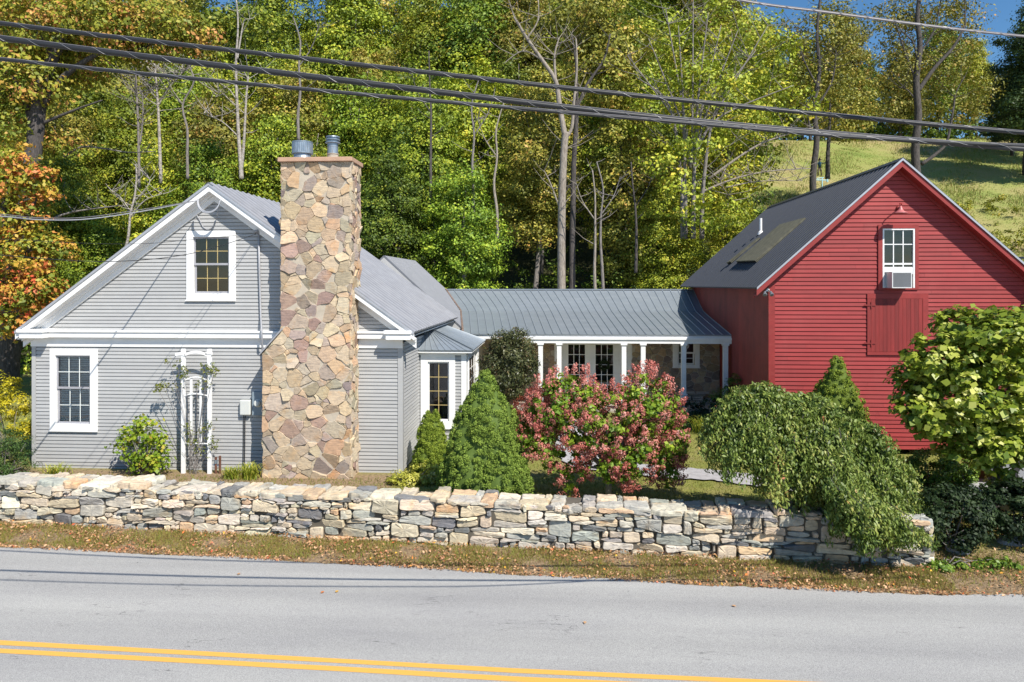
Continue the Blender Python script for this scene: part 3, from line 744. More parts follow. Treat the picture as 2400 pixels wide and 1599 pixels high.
# ---- bay window on the right side
BY = 22.3
bf = lambda u, o, z: (u, BY-o, z)
bx1 = PX(1091, BY); zbb = .52; zbt = PZ(823, BY, 1040)
bc = wrect(985.7, 1066.5, 832, 1003, BY-.05); bs = wrect(1003, 1053, 848, 987, BY)
BD = 26.0
sb = MB(); siding(sb, bf, zbb, PZ(832, BY, 1040), EXP, lambda z: xr, lambda z: bx1-.13, [bs], rng=srng)
bay = sb.build('bay', M['siding'], house)
mb = MB(); mb.poly([(bx1, BD, zbb), (xr, BD, zbb), (xr, BD, zbt), (bx1, BD, zbt)]); mb.build('back_panel', M['siding'], bay)
mb = MB(); mb.mbox(bf, xr, bx1+.02, 0, .06, PZ(832, BY, 1040), zbt+.02)
mb.mbox(bf, bx1-.13, bx1, 0, .03, zbb, PZ(832, BY, 1040))
mb.box(xr, bx1, BY, BD, zbb-.12, zbb)
bsd = lambda u, o, z: (bx1+o, u, z)
mb.mbox(bsd, BY-.03, BY+.5, 0, .03, zbb, zbt); mb.mbox(bsd, BD-.5, BD, 0, .03, zbb, zbt)
mb.mbox(bsd, BY+.5, BD-.5, 0, .03, zbb, 1.5); mb.mbox(bsd, BY+.5, BD-.5, 0, .03, zbt-.25, zbt)
mb.build('bay_trim', M['white'], bay)
window(house, bf, bc, bs, cols=2, rows=(4,), muntin='brass', sashm='white', label='bay window with gold glazing bars')
window(house, bsd, (BY+.45, BD-.45, 1.45, zbt-.2), (BY+.55, BD-.55, 1.55, zbt-.3), cols=4, rows=(4,), muntin='white', sashm='white', label='side window of the bay')
mb = MB()
a = P(976, 822, BY-.25); b = P(1108, 822, BY-.25); c = Vector((b.x, BD+.2, b.z)); p = Vector((xr+.02, BY+1.35, a.z+.62)); q = Vector((xr+.02, BD+.2, a.z+.62))
a = Vector((xr+.02, BY-.25, b.z))
roof_sheet(mb, a, b, p+Vector((.01, 0, 0)), p, .22, .018, 'rib', .02)
roof_sheet(mb, b, c, q, p, .30, .02, 'rib', .02)
mb.prism([b+Vector((0, 0, .02)), b+Vector((.0, .06, .02)), p+Vector((0, .06, .02)), p+Vector((0, 0, .02))], (0, 0, .03))
mb.build('bay_roof', M['roofs'], house)
mb = MB(); mb.box(xr, b.x-.03, BY-.22, BD+.15, b.z-.08, b.z-.03); mb.build('bay_fascia', M['white'], house)
# ---- rear block with a lower ridge
RB0, RB1 = HB, 34.5
rr = Vector((-6.7, RB0, 6.62)); rrb = Vector((-6.7, RB1, 6.62)); re = Vector((-3.25, RB0, 3.45)); reb = Vector((-3.25, RB1, 3.45))
le = Vector((-10.1, RB0, 3.45)); leb = Vector((-10.1, RB1, 3.45))
mb = MB(); roof_sheet(mb, re, reb, rrb, rr, .23, .015, 'rib', .03); roof_sheet(mb, leb, le, rr, rrb, .23, .015, 'rib', .03)
rrf = mb.build('rear_roof', M['roofm'], house)
mb = MB(); mb.box(-9.8, -3.6, RB0+.01, RB1-.2, .3, 3.5)
mb.prism([(-9.8, RB1-.2, 3.4), (-3.6, RB1-.2, 3.4), (-6.7, RB1-.2, 6.45)], (0, .02, 0)); mb.prism([(-10.1, RB0+.02, 3.42), (-3.27, RB0+.02, 3.42), (-6.7, RB0+.02, 6.6)], (0, .02, 0)); mb.box(xr-.05, -3.5, RB0-.5, RB0+.02, 3.2, 3.5)
mb.build('rear_wall', M['siding'], house)
# ================================================================== CHIMNEY (stone veneer stack)
CY = 19.10
ch = thing('chimney', (PX(720, CY), CY, .3), "tall tan fieldstone chimney with a flat sandstone cap on the gable of the grey house", 'chimney')
cf = lambda u, o, z: (u, CY-o, z)
cxl, cxu, cxr = PX(617, CY), PX(660, CY), PX(822, CY)
zs0, zs1 = PZ(828, CY, 620), PZ(776, CY, 660)       # shoulder
zc = PZ(380, CY, 740); zc2 = PZ(368, CY-.12, 740)
CYB = 20.0
crng = np.random.default_rng(11)
VP_ = [(.50, .375, .255)]*6 + [(.46, .37, .26)]*5 + [(.50, .42, .32)]*5 + [(.43, .35, .29)]*3 + [(.50, .34, .22)]*4 + [(.40, .355, .26)]*3 + [(.33, .265, .24)]*2 + [(.56, .45, .32)]*6 + [(.38, .265, .22)]*2 + [(.28, .24, .22)]
mb = MB()
for poly in power_cells(crng, cxl-.3, cxr+.3, .0, zc, 1.12, .05, .24, 900, .56, 1.3):
    cx_ = sum(p[0] for p in poly)/len(poly); cz_ = sum(p[1] for p in poly)/len(poly)
    poly = clip(poly, (cxr+.02, 0), (1, 0)); poly = clip(poly, (0, zc-.01), (0, 1))
    if cz_ > zs1: poly = clip(poly, (cxu-.02, 0), (-1, 0))
    elif cz_ > zs0:
        d = Vector((cxu-cxl, zs1-zs0)).normalized(); poly = clip(poly, (cxl, zs0), (-d.y, d.x)); poly = clip(poly, (cxl, 0), (-1, 0))
    else: poly = clip(poly, (cxl-.02, 0), (-1, 0))
    if len(poly) > 2: stone(mb, poly, cf, .028, .006, .007, pick(crng, VP_, .10), crng, .012, .13, rd=.09)
cs_ = lambda u, o, z: (cxr+o, u, z)
for poly in power_cells(crng, CY-.1, CYB+.1, .0, zc, 1.1, .06, .17, 500, .7, 1.4):
    poly = clip(poly, (CY-.03, 0), (-1, 0)); cz_ = sum(p[1] for p in poly)/max(1, len(poly)) if poly else 0
    poly = clip(poly, ((HY-.01) if cz_ < 4.6 else CYB, 0), (1, 0)) if poly else poly
    if len(poly) > 2: stone(mb, poly, cs_, .028, .006, .007, pick(crng, VP_, .10), crng, .012, .13, rd=.09)
lf_ = lambda u, o, z: (cxu-o, u, z)
for poly in power_cells(crng, CY, CYB, zs1, zc, 1.1, .06, .17, 400, .7, 1.4):
    if len(poly) > 2: stone(mb, poly, lf_, .028, .006, .007, pick(crng, VP_, .10), crng, .012, .13, rd=.09)
lf2 = lambda u, o, z: (cxl-o, u, z)
for poly in power_cells(crng, CY, HY-.02, .1, zs0, 1.1, .06, .17, 400, .7, 1.4):
    if len(poly) > 2: stone(mb, poly, lf2, .028, .006, .007, pick(crng, VP_, .10), crng, .012, .13, rd=.09)
mb.build('stone_veneer', M['vstone'], ch)
mb = MB()
mb.prism([(cxl, CY-.002, .0), (cxr, CY-.002, .0), (cxr, CY-.002, zc), (cxu, CY-.002, zc), (cxu, CY-.002, zs1), (cxl, CY-.002, zs0)], (0, HY-CY+.03, 0))
mb.box(cxu, cxr, HY+.035, CYB, 4.0, zc)
mb.build('mortar_core', M['mortar'], ch)
mb = MB(); zc2b = zc2
mb.box(PX(650, CY-.13), PX(824.5, CY-.13), CY-.13, CYB+.12, zc, zc2b)
mb.build('cap', M['cap'], ch, bevel=.012)
mb = MB(); z0 = zc2b                       # metal strip over the shoulder
s0 = Vector((cxl-.09, 0, zs0-.06)); s1 = Vector((cxu+.03, 0, zs1+.03))
mb.hexa([(s0.x, CY-.07, s0.z), (s1.x, CY-.07, s1.z), (s1.x, HY-.03, s1.z), (s0.x, HY-.03, s0.z), (s0.x, CY-.07, s0.z+.05), (s1.x, CY-.07, s1.z+.05), (s1.x, HY-.03, s1.z+.05), (s0.x, HY-.03, s0.z+.05)])
mb.build('shoulder_flashing', M['conduit'], ch)
fx, fy = PX(709, 19.6), 19.6
f1 = thing('flue_pipe', (fx, fy, z0), "short wide ribbed rusty metal flue cap on the chimney top", 'flue', 'metal flues on the chimney')
mb = MB(); mb.lathe((fx, fy, z0), [(.27, 0), (.27, .05), (.24, .12), (.23, .20)], 28); mb.build('collar', M['galv'], f1, smooth=False)
mb = MB(); prof = []; n = 72; r0, r1, zz0, zz1 = .275, .275, .19, .52
rings = []
for z in (zz0, zz0+.03, zz0+.031, zz1-.03, zz1-.029, zz1):
    rib = zz0+.03 < z < zz1-.03+.001
    rings.append([mb.av((fx+math.cos(k*2*math.pi/n)*(r0+(.008 if (k % 2 and rib) else 0)+(0 if rib else .010)), fy+math.sin(k*2*math.pi/n)*(r0+(.008 if (k % 2 and rib) else 0)+(0 if rib else .010)), z0+z)) for k in range(n)])
for i in range(len(rings)-1):
    for k in range(n): mb.f.append([rings[i][k], rings[i][(k+1) % n], rings[i+1][(k+1) % n], rings[i+1][k]]); mb.m.append(0)
mb.f.append(rings[0][::-1]); mb.f.append(rings[-1]); mb.m += [0, 0]; mb.build('ribbed_drum', M['galv'], f1)
fx, fy = PX(780, 19.6), 19.6
f2 = thing('flue_pipe', (fx, fy, z0), "slim taller metal flue with stacked ring cap, right one on the chimney top", 'flue', 'metal flues on the chimney')
mb = MB(); mb.lathe((fx, fy, z0), [(.165, 0), (.165, .07), (.15, .09), (.15, .16), (.165, .17), (.165, .19)], 24); mb.build('base_ring', M['conc'], f2)
mb = MB(); mb.lathe((fx, fy, z0), [(.145, .19), (.145, .36), (.15, .365), (.15, .375), (.145, .38), (.145, .50)], 24); mb.build('pipe', M['galv'], f2)
mb = MB(); mb.lathe((fx, fy, z0), [(.17, .47), (.205, .48), (.205, .50), (.15, .51), (.15, .55), (.20, .56), (.20, .58), (.15, .59), (.15, .62), (.19, .635), (.185, .66), (.05, .68)], 24); mb.build('ring_cap', M['galv'], f2)
# ---- service equipment
mb = MB(); my = HY-.07
pts = [P(606, 545, my), P(608, 640, my), P(611, 740, my), P(613, 775, HY-.27), P(614, 800, HY-.27), P(615.5, 822, my-.03), P(617, 862, my-.03)]
mb.tube(pts, .028, 8)
mb.tube([P(604, 547, my), P(602, 541, my-.05), P(598, 543, my-.1)], .045, 8)
o = mb.build('service_mast', M['conduit'], None, origin=pts[0], smooth=True); tag(o, "grey vertical conduit running down the gable wall left of the chimney", 'conduit')
mt_ = thing('electric_meter', P(603, 946, HY-.1), "blue-grey electric meter box with round glass meter beside the chimney", 'meter')
r_ = wrect(591, 616.5, 919, 974, HY-.15); mb = MB(); mb.mbox(hf, r_[0], r_[1], .02, .16, r_[2], r_[3]); mb.build('enclosure', M['meterbox'], mt_, bevel=.006)
mb = MB(); c_ = P(605, 945, HY-.16)
mb.tube([c_, c_+Vector((0, -.02, 0)), c_+Vector((0, -.021, 0)), c_+Vector((0, -.10, 0)), c_+Vector((0, -.13, 0))], [.115, .115, .095, .09, .06], 24); mb.build('meter_dial', M['beige'], mt_)
jb = thing('junction_box', P(573, 955, HY-.1), "pale rounded plastic utility box on the siding left of the electric meter", 'box')
r_ = wrect(561, 586, 938, 974, HY-.15); mb = MB(); mb.mbox(hf, r_[0], r_[1], .02, .15, r_[2], r_[3]); mb.build('housing', M['beige'], jb, bevel=.03)
mb = MB()
for px in (571, 574.5): mb.tube([P(px, 972, HY-.05), P(px-.5, 1040, HY-.05), P(px-1.5, 1100, HY-.05)], .010, 6)
mb.build('cable', M['tyre'], jb)
gp = thing('gas_pipe', P(512, 1118, HY-.4), "short rusty brown standpipes by the wall behind the stone wall", 'pipe')
mb = MB()
for px, t in ((506, 1072), (515.5, 1069)):
    mb.tube([P(px, 1124, HY-.35), P(px, t, HY-.35)], .035, 8)
mb.build('pipe', M['rust'], gp); mb = MB(); a = P(506, 1078, HY-.35); mb.tube([a, a+Vector((0, 0, -.10))], .05, 10); mb.tube([P(500, 1090, HY-.35), P(518, 1092, HY-.35)], .02, 8); mb.build('valve', M['galv'], gp)
# gable cable loop
mb = MB(); ly = RYF-.02
lp = [P(464, 468, ly), P(466, 482, ly-.05), P(476, 494, ly-.08), P(492, 497, ly-.08), P(506, 490, ly-.05), P(514, 478, ly), P(516, 470, ly+.02)]
def smooth_path(pts, k=6):
    out = []; n = len(pts)
    for i in range(n-1):
        p0, p1, p2, p3 = pts[max(0, i-1)], pts[i], pts[i+1], pts[min(n-1, i+2)]
        for j in range(k):
            t = j/k; out.append(.5*((2*p1)+(p2-p0)*t+(2*p0-5*p1+4*p2-p3)*t*t+(3*p1-p0-3*p2+p3)*t**3))
    out.append(pts[-1]); return out
mb.tube(smooth_path(lp), .022, 7); mb.tube(smooth_path([p+Vector((0, -.03, -.03)) for p in lp]), .018, 7)
o = mb.build('cable_loop', M['conduit'], None, origin=lp[0], smooth=True); tag(o, "drooping loop of grey cable under the peak of the grey gable", 'cable')
mb = MB(); mb.tube(smooth_path([P(514, 478, ly), P(508, 510, HY-.1), P(500, 530, HY-.05), P(488, 538, HY-.04), P(476, 532, HY-.04), P(466, 512, HY-.05), P(457, 502, HY-.06), P(447, 514, HY-.04)]), .012, 6)
o = mb.build('loose_wire', M['conduit'], None, origin=lp[-1], smooth=True); tag(o, "thin loose wire curling down the siding above the gable window", 'wire')
# ================================================================== BARN
BYF = 22.4; RF = 22.0; RBk = 35.2
Ab = P(2116, 372, RF); Lb = P(1774, 675, RF); Rb = Vector((2*Ab.x-Lb.x+.02, RF, Lb.z+.0))
barn = thing('barn', (PX(1803, BYF), BYF, .7), "tall red clapboard barn with steep dark metal roof and hayloft door", 'barn')
gf = lambda u, o, z: (u, BYF-o, z)
bl_ = PX(1803, BYF); br_ = 2*Ab.x*BYF/RF - bl_ - (Ab.x*BYF/RF-Ab.x)*1.0
br_ = Rb.x-.32
Lr = lambda z: max(bl_+.16, rakeu(z, Lb, Ab, .30)); Rr = lambda z: min(br_, rakeu(z, Rb, Ab, .30))
ZB = .55
wc = wrect(2058.5, 2153, 527, 679, BYF-.05); ws = wrect(2067, 2143, 536, 675, BYF)
hd = wrect(2032.5, 2175.5, 689, 832.5, BYF-.04)
sb = MB(); siding(sb, gf, ZB, Ab.z-.36, .126, Lr, Rr, [ws], lip=.018, rng=srng, joint=3.2)
sb.build('siding', M['red'], barn)
mb = MB(); mb.mbox(gf, bl_-.03, bl_+.16, 0, .035, ZB-.1, Lb.z+(bl_-Lb.x)*(Ab.z-Lb.z)/(Ab.x-Lb.x)-.12); mb.build('corner_board', M['redtrim'], barn)
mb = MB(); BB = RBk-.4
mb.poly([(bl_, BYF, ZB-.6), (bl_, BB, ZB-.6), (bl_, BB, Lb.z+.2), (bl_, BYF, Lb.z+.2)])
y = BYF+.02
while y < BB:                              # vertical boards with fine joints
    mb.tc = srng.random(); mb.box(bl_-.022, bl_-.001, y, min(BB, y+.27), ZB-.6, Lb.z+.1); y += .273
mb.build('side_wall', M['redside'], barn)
mb = MB(); mb.poly([(br_, BYF, ZB-.6), (br_, BB, ZB-.6), (br_, BB, Lb.z+.2), (br_, BYF, Lb.z+.2)])
mb.poly([(bl_, BB, ZB-.6), (br_, BB, ZB-.6), (br_, BB, Lb.z), (Ab.x, BB, Ab.z-.2), (bl_, BB, Lb.z)]); mb.build('back_wall', M['red'], barn)
mb = MB()
for E in (Lb, Rb):
    q = lambda y0, y1, t0, t1: mb.prism([Vector((E.x, y0, E.z-t1)), Vector((Ab.x, y0, Ab.z-t1)), Vector((Ab.x, y0, Ab.z-t0)), Vector((E.x, y0, E.z-t0))], (0, y1-y0, 0))
    q(RF+.02, RF+.06, .045, .235); q(RF+.06, BYF-.002, .20, .235); q(BYF-.05, BYF-.002, .235, .32)
mb.build('rake_board', M['redtrim'], barn)
mb = MB(); AbB = Vector((Ab.x, RBk, Ab.z)); LbB = Vector((Lb.x, RBk, Lb.z)); RbB = Vector((Rb.x, RBk, Rb.z))
roof_sheet(mb, LbB, Lb, Ab, AbB, .30, .028, 'rib', .04); roof_sheet(mb, Rb, RbB, AbB, Ab, .30, .028, 'rib', .04)
brf = mb.build('roof', M['roofb'], barn)
mb = MB()
for E in (Lb, Rb): mb.prism([E+Vector((0, -.014, -.05)), Ab+Vector((0, -.014, -.05)), Ab+Vector((0, -.014, .02)), E+Vector((0, -.014, .02))], (0, .03, 0))
mb.build('drip_edge', M['roofedge'], brf)
mb = MB()
for E in (Lb, Rb):
    s_ = (E-Ab).normalized(); y = 0
    mb.prism([Ab+Vector((0, -.02, .03)), AbB+Vector((0, .02, .03)), AbB+s_*.2+Vector((0, .02, .045)), Ab+s_*.2+Vector((0, -.02, .045))], (0, 0, .008))
mb.build('ridge_cap', M['roofb'], brf)
# translucent weathered roof panels
pn = (LbB-Lb).cross(Ab-Lb).normalized()
if pn.z < 0: pn = -pn
for pxs in (((1730, 618), (1775, 617), (1890, 514), (1831, 530)), ((1708, 622), (1716, 618), (1783, 560), (1775, 564))):
    qs = [onplane(a_, b_, Lb, pn) for a_, b_ in pxs]
    mb = MB(); roof_sheet(mb, qs[0]+pn*.12, qs[1]+pn*.12, qs[2]+pn*.07, qs[3]+pn*.07, .09, .02, 'sin', .03)
    for a_, b_ in ((qs[0], qs[3]), (qs[1], qs[2])): mb.tube([a_+pn*.05, b_+pn*.03], .03, 4)
    mb.build('roof_panel', M['fiber'], brf)
mb = MB(); vp = onplane(1783, 547, Lb, pn); mb.tube([vp-Vector((0, 0, .1)), vp+Vector((.0, 0, .62))], .055, 12); mb.lathe(tuple(vp), [(.14, -.06), (.10, .05), (.06, .1)], 14)
mb.build('vent_pipe', M['white'], brf)
# barn window: twin sashes over an air conditioner
mb = MB(); u0, u1, z0, z1 = wc; a, b, c, d = ws
for q in ((u0, a, z0, z1), (b, u1, z0, z1), (a, b, d, z1), (a, b, z0, c)): mb.mbox(gf, q[0], q[1], 0, .055, q[2], q[3])
bw = mb.build('window', M['redtrim'], barn)
sm_ = MB(); gl = MB(); fw = .04
zr = P(2105, 657, BYF).z; zr = P(2105, 619, BYF).z      # meeting rail
zbot = P(2105, 640, BYF).z
sm_.mbox(gf, a, a+.05, -.03, .045, c, d); sm_.mbox(gf, b-.05, b, -.03, .045, c, d); sm_.mbox(gf, a+.05, b-.05, -.03, .045, d-.045, d)
sm_.mbox(gf, a+.05, b-.05, -.04, .02, zr-.02, zr+.03)
ztop2 = P(2105, 607, BYF).z; zs_ = P(2105, 626, BYF).z
for i in range(1, 3):
    u = a+.05+(b-a-.1)*i/3; sm_.mbox(gf, u-.014, u+.014, -.02, .015, zs_, d-.045)
zm = P(2105, 573, BYF).z; sm_.mbox(gf, a+.05, b-.05, -.02, .016, zm-.014, zm+.014)
sm_.mbox(gf, a+.05, b-.05, -.02, .03, zbot-.03, zs_); 
sm_.build('sash', M['white'], bw)
gl.poly([gf(a, -.005, zbot), gf(b, -.005, zbot), gf(b, -.005, d), gf(a, -.005, d)]); gl.build('glass', M['glass'], bw)
mb = MB(); mb.poly([gf(a-.2, -.7, c-.2), gf(b+.2, -.7, c-.2), gf(b+.2, -.7, d+.2), gf(a-.2, -.7, d+.2)]); mb.box(a-.02, a-.01, BYF, BYF+.7, c, d); mb.box(b+.01, b+.02, BYF, BYF+.7, c, d); mb.box(a, b, BYF, BYF+.7, d+.01, d+.02); mb.box(a, b, BYF, BYF+.7, c-.02, c-.01)
mb.build('room', M['room'], bw)
acl, acr = P(2069, 655, BYF).x+.02, P(2137.5, 655, BYF-.42).x+.0
act, acb = P(2110, 637, BYF-.42).z, P(2110, 675.5, BYF-.42).z
acf = P(2091, 655, BYF-.42).x
ac = thing('air_conditioner', ((acf+acr)/2, BYF-.2, acb), "boxy white air conditioner jutting from the barn gable window", 'air conditioner')
mb = MB(); t_ = .025; Y0 = BYF-.42
mb.box(acf, acr, Y0+.03, BYF+.05, acb, act); mb.box(acf, acf+t_, Y0, Y0+.03, acb, act); mb.box(acr-t_, acr, Y0, Y0+.03, acb, act); mb.box(acf+t_, acr-t_, Y0, Y0+.03, act-t_*1.5, act); mb.box(acf+t_, acr-t_, Y0, Y0+.03, acb, acb+t_)
mb.build('case', M['ac'], ac)
mb = MB(); mb.box(acf+t_, acr-t_, Y0+.02, Y0+.029, acb+t_, act-t_*1.5); n = 34
for i in range(n):
    mb.tc = i % 2; u = acf+t_+(acr-acf-2*t_)*(i+.5)/n; mb.box(u-.003, u+.003, Y0+.006, Y0+.02, acb+t_, act-t_*1.5)
mb.build('grille', M['acgrill'], ac)
mb = MB(); mb.mbox(gf, a+.05, acf-.003, .0, .03, acb, act); 
for i in range(6): mb.mbox(gf, a+.06+i*.02, a+.065+i*.02, .03, .04, acb, act)
mb.build('side_panel', M['ac'], ac)
# hay door
mb = MB(); u0, u1, z0, z1 = hd; ft = .13
mb.mbox(gf, u0, u1, 0, .05, z1-ft*1.1, z1); mb.mbox(gf, u1-ft*1.2, u1, 0, .05, z0+ft*.7, z1-ft*1.1); mb.mbox(gf, u0, u1, 0, .055, z0, z0+ft*.7)
door = mb.build('hayloft_door', M['redtrim'], barn)
mb = MB(); u = u0; i = 0
while u < u1-ft*1.2-.01:
    wdt = min(.115, u1-ft*1.2-.004-u); mb.tc = srng.random(); mb.mbox(gf, u+.003, u+wdt-.003, .024, .045+.004*srng.random(), z0+ft*.75, z1-ft*1.15); u += wdt
mb.build('boards', M['reddoor'], door)
for pz in (715.5, 804.5):
    mb = MB(); z = P(2050, pz, BYF).z; uu = u0
    mb.mbox(gf, uu-.09, uu+.24, .05, .066, z-.022, z+.022); mb.mbox(gf, uu+.10, uu+.135, .05, .07, z-.10, z+.10); mb.build('hinge', M['reddoor'], door)
# gooseneck lamp
lm = thing('barn_lamp', P(2104, 488, BYF-.1), "red gooseneck lamp with a bell shade above the barn window", 'lamp')
b0 = P(2104, 488, BYF); mb = MB(); mb.tube([b0, b0+Vector((0, -.06, 0))], .06, 12)
tip = P(2111, 483, BYF-.42)
mb.tube(smooth_path([b0+Vector((0, -.05, 0)), b0+Vector((.03, -.18, .10)), tip+Vector((0, .06, .08)), tip+Vector((0, -.02, .0))]), .016, 8); mb.build('arm', M['redtrim'], lm, smooth=True)
mb = MB(); mb.lathe(tuple(tip), [(.03, 0), (.045, -.05), (.06, -.10), (.10, -.15), (.19, -.20), (.195, -.215), (.16, -.19), (.02, -.10)], 24); mb.build('shade', paint('faded_lamp_red', (.5, .16, .16), .4, .1, 0), lm, smooth=True)
fl = thing('flood_light', P(1795, 682, BYF-.05), "small twin grey floodlights under the left eave of the barn", 'lamp')
b0 = P(1799, 680, BYF-.03); mb = MB(); mb.tube([b0, b0+Vector((0, -.05, 0))], .05, 10); mb.build('bracket', M['beige'], fl)
mb = MB()
for dx, dy in ((-.12, -.10), (.04, -.16)):
    h_ = b0+Vector((dx, dy, -.05)); dr = Vector((dx*.8, -.6, -.5)).normalized(); mb.tube([b0+Vector((0, -.04, 0)), h_], .018, 6); mb.tube([h_, h_+dr*.06, h_+dr*.15, h_+dr*.16], [.03, .045, .065, .05], 12)
mb.build('lamp_head', M['galv'], fl)
# wing at the right of the barn, mostly out of the frame
mb = MB(); wx = Rb.x+.1
an = thing('barn_wing', (wx+2, 21.5, .6), "grey metal roofed wing at the far right edge behind the barn eave", 'building')
mb.box(wx+.3, wx+9, 20.6, 23.6, .2, 5.9); mb.build('wall', M['red'], an)
mb = MB(); roof_sheet(mb, (wx, 20.3, 6.05), (wx+9, 20.3, 6.05), (wx+9, 23.7, 6.35), (wx, 23.7, 6.35), .23, .015, 'rib', .05); mb.build('roof', M['roofs'], an)
# ================================================================== PORCH LINK
EY, KY, RY_ = 27.0, 32.0, 34.3
ze = PZ(785, EY, 1400); zk = PZ(731, KY, 1400); zrg = PZ(680, RY_, 1400)
lk = thing('porch_wing', (2, EY, .9), "low stone wing with a long grey seamed roof and white posts between house and barn", 'building')
X0, X1 = -6.9, bl_-.03
def Xv(z): return -3.25-(z-3.45)*(3.45/3.17)     # where the rear slope of the house meets
mb = MB(); A_ = Vector((Xv(ze)-.0, EY, ze)); B_ = Vector((X1, EY, ze))
roof_sheet(mb, A_, B_, (X1, RY_, zrg), (Xv(zrg), RY_, zrg), .305, .028, 'rib', .03, mids=[((Xv(zk-.12), KY-.7, zk-.085), (X1, KY-.7, zk-.085)), ((Xv(zk), KY, zk+.035), (X1, KY, zk+.035)), ((Xv(zk+.2), KY+.6, zk+.25), (X1, KY+.6, zk+.25))])
lrf = mb.build('roof', M['roofs'], lk)
mb = MB(); mb.box(Xv(zrg), X1, RY_-.08, RY_+.1, zrg, zrg+.05); mb.build('ridge_cap', M['roofs'], lrf)
mb = MB(); v0 = Vector((Xv(ze), EY, ze)); v1 = Vector((Xv(zk), KY, zk)); v2 = Vector((Xv(zrg), RY_, zrg))
for a_, b_ in ((v0, v1), (v1, v2)): mb.tube([a_+Vector((0, 0, .03)), b_+Vector((0, 0, .03))], .05, 5)
mb.build('valley_flashing', paint('rusty_valley', (.20, .14, .11), .7, .5, .2, sc=(3, 3, 3)), lrf)
mb = MB(); roof_sheet(mb, (X1, 41, ze), (-6, 41, ze), (-6, RY_, zrg), (X1, RY_, zrg), .305, .028, 'rib', .03); mb.build('back_roof', M['roofs'], lrf)
# beam and fascia
mb = MB(); bx0 = PX(1225, EY); bx2 = PX(1717, EY)
zt0, zt1 = PZ(787, EY, 1400), PZ(805, EY, 1400); zmid = (zt0*.52+zt1*.48)
mb.box(A_.x+.05, bx2, EY+.04, EY+.10, zt0-.14, ze-.02)
mb.box(bx0, bx2+.01, EY+.0, EY+.20, zt1, zmid-.01); mb.box(bx0, bx2, EY-.045, EY+.22, zmid-.01, zmid+.07)
mb.box(A_.x+.05, X1-.1, EY+.22, 28.9, zt0-.16, zt0-.13)
mb.build('beam', M['white'], lk)
WY = 28.9; zfl = .86
wf = lambda u, o, z: (u, WY-o, z)
for px in (1267, 1310.5, 1462, 1507, 1602, 1700):
    x = PX(px, EY+.1); mb = MB(); zb_ = zfl-.3 if px > 1550 else zfl-.1
    mb.box(x-.085, x+.085, EY+.015, EY+.185, zb_, zt1); mb.box(x-.12, x+.12, EY-.02, EY+.22, zt1-.07, zt1-.002); mb.box(x-.105, x+.105, EY-.005, EY+.205, zb_, zb_+.85); mb.box(x-.125, x+.125, EY-.025, EY+.225, zb_+.85, zb_+.89)
    mb.build('post', M['white'], lk, bevel=.006)
mb = MB(); mb.box(-3.4, X1-.05, EY-.25, WY, .3, zfl); mb.build('porch_floor', M['conc'], lk)
# wall of stone behind the porch
ds = [wrect(1332, 1371, 808, 960, WY), wrect(1396, 1437, 808, 960, WY)]
wn1 = wrect(1577, 1640, 790, 861, WY-.05); wn1s = wrect(1589, 1628, 795, 855, WY)
mb = MB(); mbR = MB(); VP2 = [(.42, .31, .20), (.36, .29, .21), (.30, .26, .22), (.44, .35, .24), (.26, .21, .18)]
holes = [(ds[0][0]-.55, ds[1][1]+.75, 0, 9), wn1]
for poly in power_cells(crng, PX(1130, WY), X1, zfl, zt0-.1, 1.2, .05, .15, 900, .6, 1.3):
    cx_ = sum(p[0] for p in poly)/len(poly); cz_ = sum(p[1] for p in poly)/len(poly)
    if any(h[0] < cx_ < h[1] and h[2] < cz_ < h[3] for h in holes): continue
    stone(mb if cx_ < holes[0][0] else mbR, poly, wf, .03, .010, .02, pick(crng, VP2, .15), crng, .006, .06)
mb.build('stone_facing', M['vstone'], lk); mbR.build('stone_facing', M['vstone'], lk)
mb = MB()
hx0, hx1 = holes[0][0], holes[0][1]
for q in ((-6.5, hx0, .3, 3.6), (hx1, wn1s[0], .3, 3.6), (wn1s[1], X1, .3, 3.6), (wn1s[0], wn1s[1], .3, wn1s[2]), (wn1s[0], wn1s[1], wn1s[3], 3.6)): mb.mbox(wf, q[0], q[1], -.15, -.002, q[2], q[3])
mb.box(-6.5, X1, WY+1.5, WY+1.52, .3, 3.6)
mb.build('wall', M['mortar'], lk)
# french doors with side panels
mb = MB(); u0, u1 = hx0, hx1; zt_ = zt0-.14; zh = P(1400, 808, WY).z+.0
xs_ = [ds[0][0], ds[0][1], ds[1][0], ds[1][1]]; dl = zfl+.25; dt = min(zt_-.03, ds[0][3])
for q in ((u0, xs_[0], zfl, zt_), (xs_[1], xs_[2], zfl, zt_), (xs_[3], u1, zfl, zt_), (xs_[0], xs_[1], zfl, dl), (xs_[2], xs_[3], zfl, dl), (xs_[0], xs_[1], dt, zt_), (xs_[2], xs_[3], dt, zt_)): mb.mbox(wf, q[0], q[1], -.06, .0, q[2], q[3])
mid = (xs_[1]+xs_[2])/2
for u in (u0, u0+.28, mid-.03, u1-.35, u1-.1): mb.mbox(wf, u, u+.07, .0, .03, zfl, zt_)
fd = mb.build('french_door', M['white'], lk)
mb = MB(); gl = MB()
for k in (0, 2):
    a, b = xs_[k], xs_[k+1]
    for i in (1, 2): u = a+(b-a)*i/3; mb.mbox(wf, u-.012, u+.012, -.05, -.02, dl, dt)
    for i in range(1, 5): z = dt-(dt-dl)*i/5; mb.mbox(wf, a, b, -.049, -.021, z-.012, z+.012)
    gl.poly([wf(a, -.04, dl), wf(b, -.04, dl), wf(b, -.04, dt), wf(a, -.04, dt)])
mb.build('muntins', M['white'], fd); gl.build('glass', M['glass'], fd)
